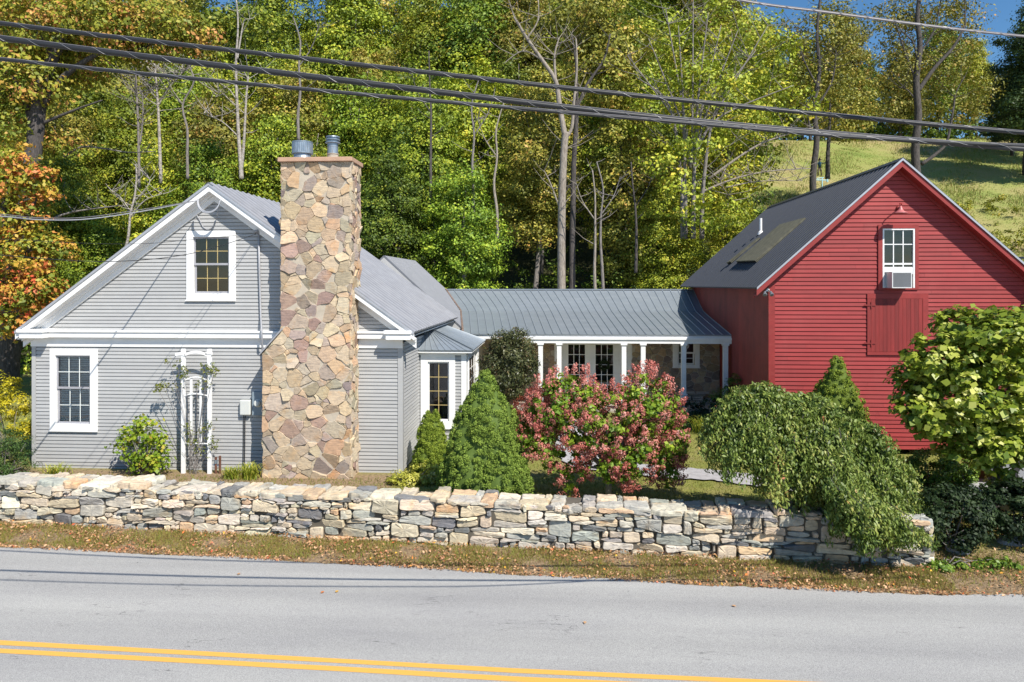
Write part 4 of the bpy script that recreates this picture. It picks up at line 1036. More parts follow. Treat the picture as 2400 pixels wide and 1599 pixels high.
mb = MB(); mb.poly([wf(u0, -.7, .6), wf(u1, -.7, .6), wf(u1, -.7, 3.5), wf(u0, -.7, 3.5)]); mb.build('room', M['dark'], fd)
window(lk, wf, wn1, wn1s, rail=P(1608, 828, WY).z, cols=2, rows=(1, 2), muntin='white', sashm='white', insidem='dark', label='small double hung window in the stone wall')
# wreath on the right door
wc_ = P(1416, 856, WY-.05); rngw = np.random.default_rng(4); n = 500; th = rngw.random(n)*2*math.pi; rr_ = .17+rngw.normal(size=n)*.03
C = np.stack([wc_.x+np.cos(th)*rr_, wc_.y-.03+rngw.normal(size=n)*.02, wc_.z+np.sin(th)*rr_], 1)
V = leafverts(rngw, C, rngw.normal(size=(n, 3))+np.array([0, -1, 0]), .07*np.ones(n), .5)
wr = quadmesh('wreath', V, rngw.random(n), M['f_shade'], None, wc_); tag(wr, "small round green wreath hanging on the glass porch door", 'wreath')
# wood stack under the porch window
st_ = thing('firewood_stack', (PX(1612, 28.3), 28.3, zfl), "low stack of pale split boards on the porch under the small window", 'firewood')
mb = MB(); x0 = PX(1585, 28.3); wrg = np.random.default_rng(8)
for r in range(6):
    x = x0 + wrg.random()*.1
    while x < x0+1.25-r*.08:
        l = .35+.3*wrg.random(); mb.tc = wrg.random(); yy = 28.2+wrg.random()*.15; mb.hexa([(x, yy, zfl+r*.085), (x+l, yy-.03, zfl+r*.085), (x+l, yy+.3, zfl+r*.085), (x, yy+.3, zfl+r*.085), (x+.01, yy+.01, zfl+r*.085+.06), (x+l-.02, yy, zfl+r*.085+.065), (x+l, yy+.3, zfl+r*.085+.06), (x, yy+.3, zfl+r*.085+.06)]); x += l+.03
mb.build('firewood', M['conc'], st_)
# ================================================================== DRY STONE WALL
wl = thing('stone_wall', tuple(WL), "long dry stacked fieldstone wall along the road verge in front of the houses", 'wall')
U0, U1 = -6.0, (WR-WL).length
org = Vector((WL.x, WL.y, 0))
TH_ = .76
wm = lambda u, o, z: tuple(org + wd*u + wn*o + Vector((0, 0, z)))
wtop = lambda u: .955 + .03*math.sin(u*.8) + .02*math.sin(u*2.3+1)
SP = [(.58, .49, .37)]*6 + [(.51, .45, .35)]*6 + [(.45, .42, .37)]*6 + [(.34, .34, .32)]*4 + [(.61, .50, .36)]*6 + [(.60, .43, .28)]*2 + [(.18, .183, .19)]*2 + [(.50, .47, .41)]*5 + [(.66, .59, .49)]*5 + [(.37, .375, .345)]*3
wr_ = np.random.default_rng(21); mb = MB()
NC = 9; cph = wr_.random((NC+1, 4))*6
def cz(i, u):                              # wavy course lines
    if i == 0: return -.08
    if i == NC: return .90
    b0 = .90*i/NC
    return b0 + .030*math.sin(u*.9+cph[i, 0]) + .022*math.sin(u*2.1+cph[i, 1]) + .014*math.sin(u*4.7+cph[i, 2])
def wstone(u0, u1, i, k):
    """one stone spanning courses i..k"""
    n = 3; lo = [(u0+(u1-u0)*t/n, cz(i, u0+(u1-u0)*t/n)) for t in range(n+1)]; hi = [(u0+(u1-u0)*t/n, cz(k, u0+(u1-u0)*t/n)) for t in range(n, -1, -1)]
    H = hi[0][1]-lo[-1][1]; poly = lo+hi; m = len(poly); cr_ = wr_.random(4)**2*min(.5*H, .05)
    poly[0] = (poly[0][0]+wr_.random()*.03, poly[0][1]+cr_[0]); poly[n] = (poly[n][0]-wr_.random()*.03, poly[n][1]+cr_[1])
    poly[n+1] = (poly[n+1][0]-wr_.random()*.04, poly[n+1][1]-cr_[2]); poly[-1] = (poly[-1][0]+wr_.random()*.04, poly[-1][1]-cr_[3])
    poly = [(a, b+wr_.normal()*.004) for a, b in poly]
    if H < .022: return
    stone(mb, poly, wm, .04+.07*wr_.random()**1.4, .004, min(.016, H*.16), pick(wr_, SP, .11), wr_, .005, .16, rd=.20)
used_ = {}
for i in range(NC):
    u = U0 + wr_.random()*.2
    blocked = sorted(used_.get(i, []))
    while u < U1-.02:
        inb = [q for q in blocked if q[0]-.001 <= u < q[1]-.001]
        if inb: u = inb[0][1]; continue
        nxt = min([q[0] for q in blocked if q[0] > u] + [U1])
        H = .11; L = .16+.62*wr_.random()**1.4
        span = 1
        r_ = wr_.random()
        if i <= NC-2 and r_ < .22: span = 2; L = .26+.55*wr_.random()
        if i <= NC-3 and r_ < .03: span = 3; L = .40+.25*wr_.random()
        e_ = min(u+L, nxt, U1)
        if nxt-e_ < .07: e_ = nxt
        if span > 1:
            bad = any(q[0] < e_ and q[1] > u for kk in range(1, span) for q in used_.get(i+kk, []))
            if bad: span = 1
            else:
                for kk in range(1, span): used_.setdefault(i+kk, []).append((u, e_))
        if span == 1 and wr_.random() < .22 and cz(i+1, u)-cz(i, u) > .10:     # two thin flats in one course
            f2 = .42+.16*wr_.random(); sv = cz
            zl = lambda q, i=i, f2=f2, sv=sv: sv(i, q)+(sv(i+1, q)-sv(i, q))*f2
            for lo_, hi_ in ((lambda q: sv(i, q), zl), (zl, lambda q: sv(i+1, q))):
                P4 = [(u+.004, lo_(u)), (e_-.004, lo_(e_)), (e_-.01-.02*wr_.random(), hi_(e_)), (u+.01+.02*wr_.random(), hi_(u))]
                stone(mb, P4, wm, .035+.06*wr_.random(), .003, .008, pick(wr_, SP, .11), wr_, .004, .14, rd=.2)
        else: wstone(u, e_, i, i+span)
        u = e_
we = lambda u, o, z: tuple(org + wd*(U1+o) - wn*u + Vector((0, 0, z)))
for poly in power_cells(wr_, -.02, TH_, -.06, .80, 2.2, .05, .11, 600, .8, 1.5):
    stone(mb, poly, we, .04+.03*wr_.random(), .004, .02, pick(wr_, SP, .10), wr_, .008, .1, rd=.17)
mb.build('stones', M['stone'], wl)
mb = MB(); u = U0
while u < U1+.02:                         # long flat cap stones, front row on the face and one or two behind
    L = .22 + .62*wr_.random()**1.3; L = min(L, U1+.06-u) if U1-u < 1.3 else L
    hgt = .05+.07*wr_.random(); f0 = .03+.06*wr_.random(); dpt = .22+.30*wr_.random(); top = wtop(u)+.022*wr_.normal()-.02
    def slab(ua, ub, oa, ob, ztop, hh):
        n = 4; poly = []
        for i in range(n+1): poly.append((ua+(ub-ua)*i/n+wr_.normal()*.01, ob+wr_.normal()*.02-(.05 if i in (0, n) else 0)))
        for i in range(n+1): poly.append((ub-(ub-ua)*i/n+wr_.normal()*.01, oa+wr_.normal()*.015+(.02 if i in (0, n) else 0)))
        if ub-ua < .08: return
        mp = lambda a_, o_, b_: tuple(org + wd*a_ + wn*b_ + Vector((0, 0, ztop-hh+o_)))
        stone(mb, poly, mp, hh, .003, .035, pick(wr_, SP, .08), wr_, .012, .06, rd=.15)
    slab(u+.006, u+L-.006, -dpt, f0, top, hgt)
    w2 = u
    while w2 < u+L-.06:
        l2 = min(u+L-w2, .3+.4*wr_.random()); slab(w2+.006, w2+l2-.006, -TH_-.03+.05*wr_.random(), -dpt-.012, top-.01+.015*wr_.normal(), hgt); w2 += l2
    u += L
mb.build('cap_stones', M['stone'], wl)
mb = MB(); mb.hexa([wm(U0, 0.0, -.1), wm(U1-.0, 0.0, -.1), wm(U1-.0, -TH_+.03, -.1), wm(U0, -TH_+.03, -.1), wm(U0, 0.0, .86), wm(U1-.0, 0.0, .86), wm(U1-.0, -TH_+.03, .86), wm(U0, -TH_+.03, .86)])
mb.build('rubble_core', M['gapdark'], wl)
# boulders beside the wall
def boulder(px, py, z, r, sq, seed, lab):
    rg = np.random.default_rng(seed); import bmesh
    bm = bmesh.new(); bmesh.ops.create_icosphere(bm, subdivisions=3, radius=1)
    ph = rg.random(9)*6
    for v in bm.verts:
        c = v.co; k = 1+.13*math.sin(c.x*2.3+ph[0])+.12*math.sin(c.y*2.9+ph[1])+.10*math.sin(c.z*3.3+ph[2])+.05*math.sin(c.x*6+ph[3])*math.sin(c.y*5+ph[4])
        v.co = Vector((c.x*r*k, c.y*r*.8*k, max(c.z, -.4)*r*sq*k))
    me = bpy.data.meshes.new('boulder'); bm.to_mesh(me); bm.free(); me.polygons.foreach_set('use_smooth', [True]*len(me.polygons))
    a = me.attributes.new('tint', 'FLOAT', 'POINT'); p = G(px, py, z)
    me.transform(Matrix.Translation(p+Vector((0, 0, r*sq*.25)))); o = link('boulder', me, M['boulder'], None, p)
    tag(o, lab, 'boulder', 'boulders right of the wall end')
boulder(2242, 1296, .05, .26, .7, 3, "low grey boulder just right of the end of the stone wall")
boulder(2366, 1285, .05, .30, .8, 4, "larger rounded grey boulder in the shade near the right edge")
# ================================================================== GRASS AND LITTER
def blades(name, pts, h, wd_, mt, rng, lean=.5, kind='stuff'):
    n = len(pts); a = rng.random(n)*2*math.pi; d = np.stack([np.cos(a), np.sin(a), np.zeros(n)], 1); b2 = rng.normal(size=(n, 3))*lean; b2[:, 2] = 1
    hh = h*(.5+rng.random(n)); tip = pts + nrm(b2)*hh[:, None]
    V = np.empty((n, 3, 3)); V[:, 0] = pts-d*wd_*.5; V[:, 1] = pts+d*wd_*.5; V[:, 2] = tip
    o = quadmesh(name, V.reshape(-1, 3), rng.random(n), mt, None, None, 3); return o
grg = np.random.default_rng(31)
n = 110000; X = grg.uniform(-15, 14, n); T = grg.random(n)
ye = np.array([edgey(x) for x in X]); yw = np.array([wally(x) for x in X]); right = X > WR.x
yhi = np.where(right, yw+2.2, yw+.02); Y = ye+.03+(yhi-ye-.03)*T
clump = np.sin(X*3.1+Y*2.2)+np.sin(X*1.3-Y*4.1)+.8*np.sin(X*7.3+1)
keep = (clump+grg.normal(size=n)*1.0 > -.5) & ((T > .12) | (grg.random(n) < .25)); X, Y, T, clump = X[keep], Y[keep], T[keep], clump[keep]
Zg = np.array([ground(x, y)-.03 for x, y in zip(X, Y)])
o = blades('verge_grass', np.stack([X, Y, Zg], 1), .075, .014, M['f_grass'], grg, .7); tag(o, "dry mixed green and brown grass of the road verge", 'grass', kind='stuff')
n = 26000; X = grg.uniform(-15, 14, n); T = grg.random(n)**1.25
ye = np.array([edgey(x) for x in X]); yw = np.array([wally(x) for x in X]); yhi = np.where(X > WR.x, yw+1.8, yw-.0); Y = ye-.06+(yhi-ye+.06)*T
dens = .35+.5*np.sin(X*1.9+Y*3)*np.sin(X*.7+2)+.25*np.sin(X*5.3+Y*7)+.6*(T < .13)+.5*(T > .88); k = grg.random(n) < dens; X, Y = X[k], Y[k]
C = np.stack([X, Y, np.array([ground(x, y) for x, y in zip(X, Y)])+.02+.025*grg.random(len(X))], 1)
Nn = grg.normal(size=(len(X), 3))*.6; Nn[:, 2] += 1
V = leafverts(grg, C, Nn, .022+.06*grg.random(len(X))**1.8, .6)
o = quadmesh('leaf_litter', V, grg.random(len(X)), M['f_litter']); tag(o, "fallen tan and red leaves scattered over the verge", 'leaves', kind='stuff')
# a few stray leaves on road
C = np.array([tuple(G(a, b, .03)) for a, b in ((1371, 1459), (756, 1388), (790, 1386), (560, 1345), (1720, 1420))]); V = leafverts(grg, C, np.tile([0, 0, 1.], (5, 1)), .09*np.ones(5), .7)
for i in range(1): o = quadmesh('stray_leaves', V, np.array([.75, .97, .99, .6, .7]), M['f_litter']); tag(o, "few dry leaves lying on the asphalt", 'leaves', kind='stuff')
n = 90000; X = grg.uniform(-14, 16, n); Y = 14.5+grg.random(n)**1.2*17
inh = ((X > xl-.1) & (X < xr+.1) & (Y > HY-.6) & (Y < 35)) | ((X > bl_-.3) & (Y > BYF)) | ((X > xr) & (X < bx1) & (Y > BY-.2))
front = (Y < np.array([wally(x) for x in X])+.75) & (X < WR.x+.5)
k = ~inh & ~front; X, Y = X[k], Y[k]
pth = np.zeros(len(X), bool)
def nearseg(X, Y, a, b, w_):
    ax, ay = a; bx, by = b; L2 = (bx-ax)**2+(by-ay)**2; t = np.clip(((X-ax)*(bx-ax)+(Y-ay)*(by-ay))/L2, 0, 1); return np.hypot(X-ax-t*(bx-ax), Y-ay-t*(by-ay)) < w_
PT = [(G(1350, 1010, .6).x, 25.5), (p1.x-.3, p1.y+1.2), (p1.x, p1.y), (p2.x, p2.y), (p3.x, p3.y), (p4.x, p4.y), (p5.x, p5.y)]
for a, b in zip(PT, PT[1:]): pth |= nearseg(X, Y, a, b, .58)
pth |= nearseg(X, Y, (10.6, 18.6), (40, 19.5), 1.9)
X, Y = X[~pth], Y[~pth]
o = blades('lawn_grass', np.stack([X, Y, np.array([ground(x, y)-.03 for x, y in zip(X, Y)])], 1), .07, .02, M['f_lawn'], grg, .6); tag(o, "yellowing lawn grass between the buildings", 'grass', kind='stuff')
n = 120000; Y = 40+grg.random(n)*60; X = (.22*Y+1)+grg.random(n)*(Y*.75)
nzz = np.sin(X*.35+Y*.2)+np.sin(X*.9-Y*.55)+.6*np.sin(X*2.1+Y*1.3)
Zm = np.array([ground(x, y)-.03+.35*math.sin(x*.31+y*.13)*math.cos(y*.21)*min(1, (y-36)/10) for x, y in zip(X, Y)])
pts = np.stack([X, Y, Zm], 1)
hh = .16+.13*np.clip(nzz, -1, 1.6)
o = blades('meadow_grass', pts, np.maximum(.06, hh), .07, M['f_mead'], grg, .5); tag(o, "rough sunlit meadow grass on the hillside behind the barn", 'grass', kind='stuff')
# ================================================================== GARDEN PLANTS
gz = lambda x, y: ground(x, y)-.03
def at(px, Y): x = PX(px, Y); return (x, Y, gz(x, Y))
SPT = [0, .03, .07, .18, .28, .385, .49, .64, .8, .93, 1.0]; SPR = [0, .07, .15, .29, .48, .60, .69, .82, .95, 1.0, .93]
def spruce(name, lab, px, Y, topy, basew, seed, mt, group, tips=None, n=1100, per=55):
    loc = at(px, Y); rg = np.random.default_rng(seed); e = thing(name, loc, lab, 'spruce', group)
    H = PZ(topy, Y, px)-loc[2]; Rm = basew/2*Y/F; tips = tips or [(0, 1.0)]; kk = .80 if len(tips) > 1 else 1
    ph = rg.random(8)*6
    prof = lambda t: float(np.interp(1-t, SPT, SPR))*kk*Rm
    bumpf = lambda a, z: 1+.06*math.sin(4*a+ph[0]+z*5)+.055*math.sin(7*a-z*9+ph[1])+.05*math.sin(z*17+3*math.sin(a*3+ph[2]))+.03*math.sin(13*a+z*23+ph[3])
    V0 = MB(); cs = []; ds = []
    for dx, hf_ in tips:
        Hh = H*hf_; rings = []
        for j2 in range(41):
            tt = j2/40*.985; rings.append([V0.av((loc[0]+dx*tt**1.5+math.cos(k/40*6.2832)*prof(tt)*bumpf(k/40*6.2832, tt)*.9, loc[1]+math.sin(k/40*6.2832)*prof(tt)*bumpf(k/40*6.2832, tt)*.9, loc[2]+tt*Hh)) for k in range(40)])
        for j2 in range(40):
            for k in range(40): V0.f.append([rings[j2][k], rings[j2][(k+1) % 40], rings[j2+1][(k+1) % 40], rings[j2+1][k]]); V0.m.append(0)
        m = n//len(tips)
        for _ in range(m):
            while True:
                t = rg.random()
                if rg.random() < prof(t)/Rm+.06: break
            a = rg.random()*6.2832; r_ = prof(t)*bumpf(a, t)*(.93+.06*rg.random())
            cs.append((loc[0]+dx*t**1.5+math.cos(a)*r_, loc[1]+math.sin(a)*r_, loc[2]+t*Hh)); ds.append((math.cos(a), math.sin(a), .45))
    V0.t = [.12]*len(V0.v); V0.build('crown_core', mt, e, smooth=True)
    C = np.array(cs); D = nrm(np.array(ds)); k = np.repeat(np.arange(len(C)), per); o = nrm(rg.normal(size=(len(k), 3)) + D[k]*.9)
    cr = (.050+.045*rg.random(len(C)))[k][:, None]; ct = rg.random(len(C))[k]
    pos = C[k]+o*cr*(.6+.4*rg.random((len(k), 1))); side = nrm(np.cross(o, rg.normal(size=(len(k), 3))))
    V = leafverts(rg, pos, side*.6+o*.5, .032+.02*rg.random(len(k)), .5, tdir=o, tj=.4)
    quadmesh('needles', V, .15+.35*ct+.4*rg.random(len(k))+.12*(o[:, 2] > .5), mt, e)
    mb = MB(); mb.tube([loc, (loc[0], loc[1], loc[2]+.4)], .06, 8); mb.build('trunk', M['b_dark'], e)
    return e
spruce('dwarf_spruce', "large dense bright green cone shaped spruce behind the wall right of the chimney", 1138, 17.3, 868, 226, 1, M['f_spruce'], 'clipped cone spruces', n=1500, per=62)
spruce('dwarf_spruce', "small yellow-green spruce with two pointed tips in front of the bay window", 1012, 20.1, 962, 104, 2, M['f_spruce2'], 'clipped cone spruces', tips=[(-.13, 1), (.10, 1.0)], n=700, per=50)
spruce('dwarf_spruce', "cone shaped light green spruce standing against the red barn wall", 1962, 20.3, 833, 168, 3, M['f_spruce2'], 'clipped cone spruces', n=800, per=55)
# golden ground cover and other beds
l = at(965, 18.7); shrub('golden_shrub', "low yellow variegated shrub between the chimney and the large spruce", 'shrub', l, [(-.25, 0, .16, .5, .35, .22), (.25, .1, .24, .45, .35, .3), (.65, .2, .22, .35, .3, .25)], 60, 110, .14, .05, M['f_gold'], 5, lo=.3)
l = at(338, 19.15); rg = np.random.default_rng(6)
shrub('leafy_shrub', "airy leafy green and yellow shrub against the grey siding left of the trellis", 'shrub', l, [(0, 0, .55, .85, .35, .5), (-.1, 0, 1.05, .62, .28, .4), (.42, 0, .45, .5, .3, .4), (.05, 0, 1.4, .45, .2, .28), (-.55, 0, .95, .35, .2, .3), (.5, 0, .95, .3, .2, .3)], 150, 13, .22, .10, M['f_bush'], 7, lo=.15, twigs=40, aspect=.75)
def straps(name, lab, px, Y, r, h, nb, seed, group, cat='plant'):
    loc = at(px, Y); rg = np.random.default_rng(seed); e = thing(name, loc, lab, cat, group); mb = MB()
    for i in range(nb):
        a = rg.random()*2*math.pi; rr = r*(.3+.7*rg.random()); hh = h*(.6+.5*rg.random()); bx, by = loc[0]+rg.normal()*r*.25, loc[1]+rg.normal()*r*.15
        d = Vector((math.cos(a), math.sin(a), 0)); s_ = Vector((-d.y, d.x, 0))*.012; mb.tc = rg.random(); pr = None
        for k in range(5):
            t = k/4; c = Vector((bx, by, loc[2]))+d*rr*t + Vector((0, 0, hh*(1.9*t-1.25*t*t))); w_ = 1-t*.85
            q = [mb.av(c-s_*w_), mb.av(c+s_*w_)]
            if pr: mb.f.append([pr[0], pr[1], q[1], q[0]]); mb.m.append(0)
            pr = q
    mb.build('leaves', M['f_lily'], e); return e
straps('daylily', "clump of long yellow-green strap leaves at the foot of the chimney", 585, 18.95, .45, .55, 170, 1, 'strap leaved clumps by the house')
straps('daylily', "smaller strap leaved clump left of the clump at the chimney foot", 545, 18.95, .40, .42, 110, 2, 'strap leaved clumps by the house')
straps('daylily', "sparse yellow strap leaved clump below the lower left window", 130, 19.1, .6, .36, 90, 3, 'strap leaved clumps by the house')
straps('hosta', "bright yellow hosta clump on the lawn left of the weeping tree", 1655, 24.3, .75, .75, 220, 4, None)
# big orange leaved maple etc come later;  hydrangea tree
def hydrangea():
    loc = at(1425, 17.6); e = thing('hydrangea_tree', loc, "round hydrangea tree covered in faded pink flower heads behind the stone wall", 'hydrangea')
    rg = np.random.default_rng(12); S = 17.6/F
    B = []
    for px, py, rx, ry in ((1325, 968, 90, 92), (1340, 918, 60, 55), (1520, 955, 76, 80), (1520, 905, 44, 42), (1420, 985, 110, 80), (1310, 1020, 92, 78), (1540, 1030, 66, 85), (1430, 1075, 60, 62), (1345, 1110, 34, 50), (1255, 1010, 50, 62), (1560, 1080, 42, 55), (1480, 1070, 75, 65)):
        c = P(px, py, 17.6); B.append((c.x, c.y, c.z, rx*S, max(.35, rx*S*.9), ry*S))
    V, t = crown(rg, B, 420, 38, .18, .10, .5, .8, .7, .3); quadmesh('foliage', V, t, M['f_hyd'], e)
    C, D = blobpts(rg, B, 900, .84)
    C += D*.06; allV = []; tt = []
    for i in range(len(C)):
        m = 46; r = .085+.05*rg.random(); ax = D[i]*.7+np.array([0, -.1, .55]); ax /= np.linalg.norm(ax)
        u = rg.random(m); d2 = nrm(rg.normal(size=(m, 3))); pos = C[i] + ax*(u[:, None]*r*2.0-r*.6) + d2*r*(1-u[:, None]*.65)*(.75+.25*rg.random((m, 1)))
        allV.append(leafverts(rg, pos, d2+ax*.4+rg.normal(size=(m, 3))*.3, .034+.016*rg.random(m), .85)); tt.append(np.clip(rg.random()*.55+rg.random(m)*.45, 0, 1))
    quadmesh('flower_heads', np.concatenate(allV), np.concatenate(tt), M['f_pink'], e)
    mb = MB(); L = Vector(loc); f_ = L+Vector((0, 0, .75)); mb.tube([L-Vector((0, 0, .1)), L+Vector((.02, 0, .4)), f_], [.09, .075, .07], 9)
    for b in B: q = Vector(b[:3]); mb.tube([f_, f_.lerp(q, .5)+Vector((0, 0, .1)), q], [.045, .03, .012], 6)
    mb.build('trunk', M['b_grey'], e, smooth=True)
hydrangea()
def weeping():
    loc = at(1885, 15.75); e = thing('weeping_cherry', loc, "weeping tree whose leafy branches cascade over the right end of the stone wall", 'weeping tree')
    rg = np.random.default_rng(17); Yc = 15.75; S = Yc/F; L = Vector(loc)
    allC = []; allN = []; tint = []; mb = MB()
    TX = [1640, 1660, 1700, 1755, 1800, 1830, 1900, 1960, 2010, 2060, 2095, 2130, 2165]; TY = [1080, 1015, 950, 900, 895, 918, 918, 948, 975, 1012, 1065, 1150, 1225]
    BX = [1640, 1690, 1740, 1790, 1830, 1900, 1950, 2000, 2060, 2110, 2165]; BYY = [1130, 1110, 1090, 1160, 1185, 1200, 1245, 1285, 1285, 1265, 1250]
    cx = PX(1865, Yc)
    for ci in range(470):
        px = 1676+478*rg.random()
        dy = rg.normal()*.75 if rg.random() < .35 else -.15-1.05*abs(rg.random())
        if px < 1690 or px > 2100: dy *= .55
        if px > 1940 and rg.random() < .5: dy = -1.25-.6*rg.random()
        px = min(px, 2128); over = px > 1930 and dy < -.3
        f_ = 1-.5*min(1, abs(dy)/1.3)**2.2
        Yy = Yc+dy; zb_ = PZ(np.interp(px, BX, BYY), Yy if over else Yc-.6, px); zt_ = PZ(np.interp(px, TX, TY), Yc, px)
        ptx = PX(px, Yy if over else Yc); ztop = zb_+(zt_-zb_)*f_; 
        if dy < -.5: ztop -= .25*rg.random()
        u = rg.random(); ln = (ztop-zb_)*(.62+.42*u)
        if rg.random() < .33: ln = (ztop-zb_)*(.25+.4*rg.random())
        if Yy < wally(ptx)+.75 and not over: ln = min(ln, ztop-.98)
        if ln < .15: continue
        base_t = rg.random(); tw = Vector((rg.normal()*.10+(ptx-cx)*.05, rg.normal()*.08+dy*.08, 0))
        for si in range(4+int(5*rg.random())):
            l2 = ln*(.62+.43*rg.random()); p0 = Vector((ptx+rg.normal()*.085, Yy+rg.normal()*.07, ztop-.12*rg.random())); m = max(4, int(l2/.034)); wob = rg.random(2)*6; pp = []
            for j_ in range(m+1):
                t = j_/m; pp.append(p0 + tw*(1-(1-t)**2)*1.5 + Vector((.035*math.sin(t*6+wob[0]), .03*math.sin(t*5+wob[1]), -l2*t)))
            if si == 0 and ci % 3 == 0: mb.tube([p0+Vector((0, 0, .02)), pp[0]] + pp[::max(1, m//5)], .007, 4, False)
            for p in pp:
                for _ in range(2):
                    allC.append((p.x+rg.normal()*.038, p.y+rg.normal()*.038, p.z-.02)); allN.append((rg.normal()*.8+.15, rg.normal()*.6-.35, .45)); tint.append(.55*base_t+.45*rg.random())
    C = np.array(allC); V = leafverts(rg, C, np.array(allN), (.055+.06*rg.random(len(C))), .42, tdir=np.array([0, 0, -1.3]), tj=.6)
    quadmesh('foliage', V, np.array(tint), M['f_weep'], e)
    B = []
    for px in range(1690, 2080, 34): z = PZ(np.interp(px, TX, TY), Yc, px); B.append((PX(px, Yc), Yc-.15, z-.16, .28, .45, .16))
    V, t = crown(rg, B, 130, 34, .14, .085, .5, .5, .45, .3); quadmesh('upper_foliage', V, t, M['f_weep'], e)
    tp = Vector((PX(1860, Yc), Yc, 2.45)); mb.tube([L-Vector((0, 0, .1)), L+Vector((.05, 0, .8)), L+Vector((-.02, 0, 1.5)), tp], [.12, .10, .09, .06], 9)
    for a in range(9):
        q = tp+Vector((math.cos(a*.7)*1.3, math.sin(a*.7)*.9, -.1)); mb.tube([tp, tp.lerp(q, .5)+Vector((0, 0, .25)), q], [.045, .03, .012], 6)
    mb.build('trunk', M['b_dark'], e, smooth=True)
weeping()
def dogwood():
    Yc = 17.0; loc = at(2330, Yc); e = thing('dogwood', loc, "broad small tree with large pale lime leaves in front of the barn at the right", 'tree')
    rg = np.random.default_rng(19); S = Yc/F; B = []
    for px, py, rx, ry in ((2330, 800, 120, 70), (2400, 780, 90, 55), (2250, 850, 105, 70), (2180, 835, 62, 55), (2150, 905, 55, 55), (2140, 960, 45, 35), (2210, 930, 80, 60), (2280, 1040, 80, 50), (2300, 930, 150, 80), (2420, 900, 120, 100), (2200, 985, 80, 45), (2350, 1020, 120, 60), (2450, 1010, 110, 90), (2390, 1100, 60, 45), (2280, 760, 70, 35)):
        c = P(px, py, Yc); B.append((c.x, c.y+rg.normal()*.2, c.z, rx*S, rx*S*.95, ry*S))
    V, t = crown(rg, B, 900, 26, .24, .15, .5, .5, .82, .85); quadmesh('foliage', V, t, M['f_dog'], e)
    mb = MB(); L = Vector(loc); f_ = L+Vector((.1, 0, 1.2)); mb.tube([L-Vector((0, 0, .1)), L+Vector((.02, 0, .6)), f_], [.11, .10, .09], 9)
    for b in B: q = Vector(b[:3]); mb.tube([f_, f_.lerp(q, .5)+Vector((0, 0, .12)), q], [.06, .035, .012], 6)
    mb.build('trunk', M['b_grey'], e, smooth=True)
dogwood()
# round dark shrub on a short stem beside the bay, red mound, other beds
l = at(1193, 23.6); S = 23.6/F; zc_ = PZ(858, 23.6, 1193)-l[2]
shrub('round_shrub', "round dark purple-green shrub on a stem right of the bay window", 'shrub', l, [(0, 0, zc_, 70*S, .95, 80*S), (.1, 0, zc_+.25, 55*S, .7, 72*S), (0, 0, zc_-.5, 50*S, .7, 50*S)], 330, 62, .2, .085, M['f_purp'], 22, lo=.55, stem=(.06, .9), up=.2, aspect=.4, flat=1)
l = at(1235, 21.8); shrub('red_maple_mound', "low mounded red laceleaf shrub behind the hydrangea tree", 'shrub', l, [(0, 0, 1.2, .68, .5, .6), (.3, 0, 1.7, .48, .4, .38), (-.35, 0, 1.0, .42, .4, .45)], 120, 90, .16, .07, M['f_red'], 23, lo=.6, aspect=.25, up=.2)
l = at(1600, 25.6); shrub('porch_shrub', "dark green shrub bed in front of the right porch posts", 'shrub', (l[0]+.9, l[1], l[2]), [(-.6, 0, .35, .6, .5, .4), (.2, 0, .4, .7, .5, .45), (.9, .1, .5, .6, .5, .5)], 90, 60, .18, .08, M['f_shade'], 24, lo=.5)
l = at(1715, 25.8); shrub('fern_clump', "feathery green plants beside the last porch post and the barn", 'shrub', l, [(0, 0, .8, .5, .4, .8), (-.4, 0, .5, .4, .4, .5), (.45, -.3, .7, .4, .4, .7)], 90, 55, .16, .12, M['f_box'], 25, lo=.3, aspect=.2, up=.9)
l = at(1598, 24.6); shrub('blue_conifer', "small blue-green conifer at the right edge of the hydrangea tree", 'shrub', l, [(0, 0, .35, .22, .22, .38)], 30, 70, .1, .04, M['f_jun'], 26, lo=.4)
# left edge
l = at(15, 18.9); shrub('juniper', "spreading dark green juniper at the left edge of the photo", 'shrub', l, [(-.2, 0, .55, .75, .6, .35), (.1, 0, .95, .55, .5, .3), (-.6, 0, 1.2, .7, .5, .3), (.2, 0, .25, .5, .5, .3)], 120, 70, .2, .07, M['f_jun'], 27, lo=.5, aspect=.25, flat=.4)
l = at(25, 20.6); shrub('yellow_shrub', "bright yellow leaved shrub left of the grey house corner", 'shrub', l, [(-.3, 0, 2.1, .5, .5, .45), (0, 0, 1.6, .55, .5, .5), (.35, 0, 1.1, .45, .4, .45), (-.7, 0, 1.6, .5, .5, .6)], 130, 55, .18, .07, M['f_yellow'], 28, lo=.5, aspect=.5)
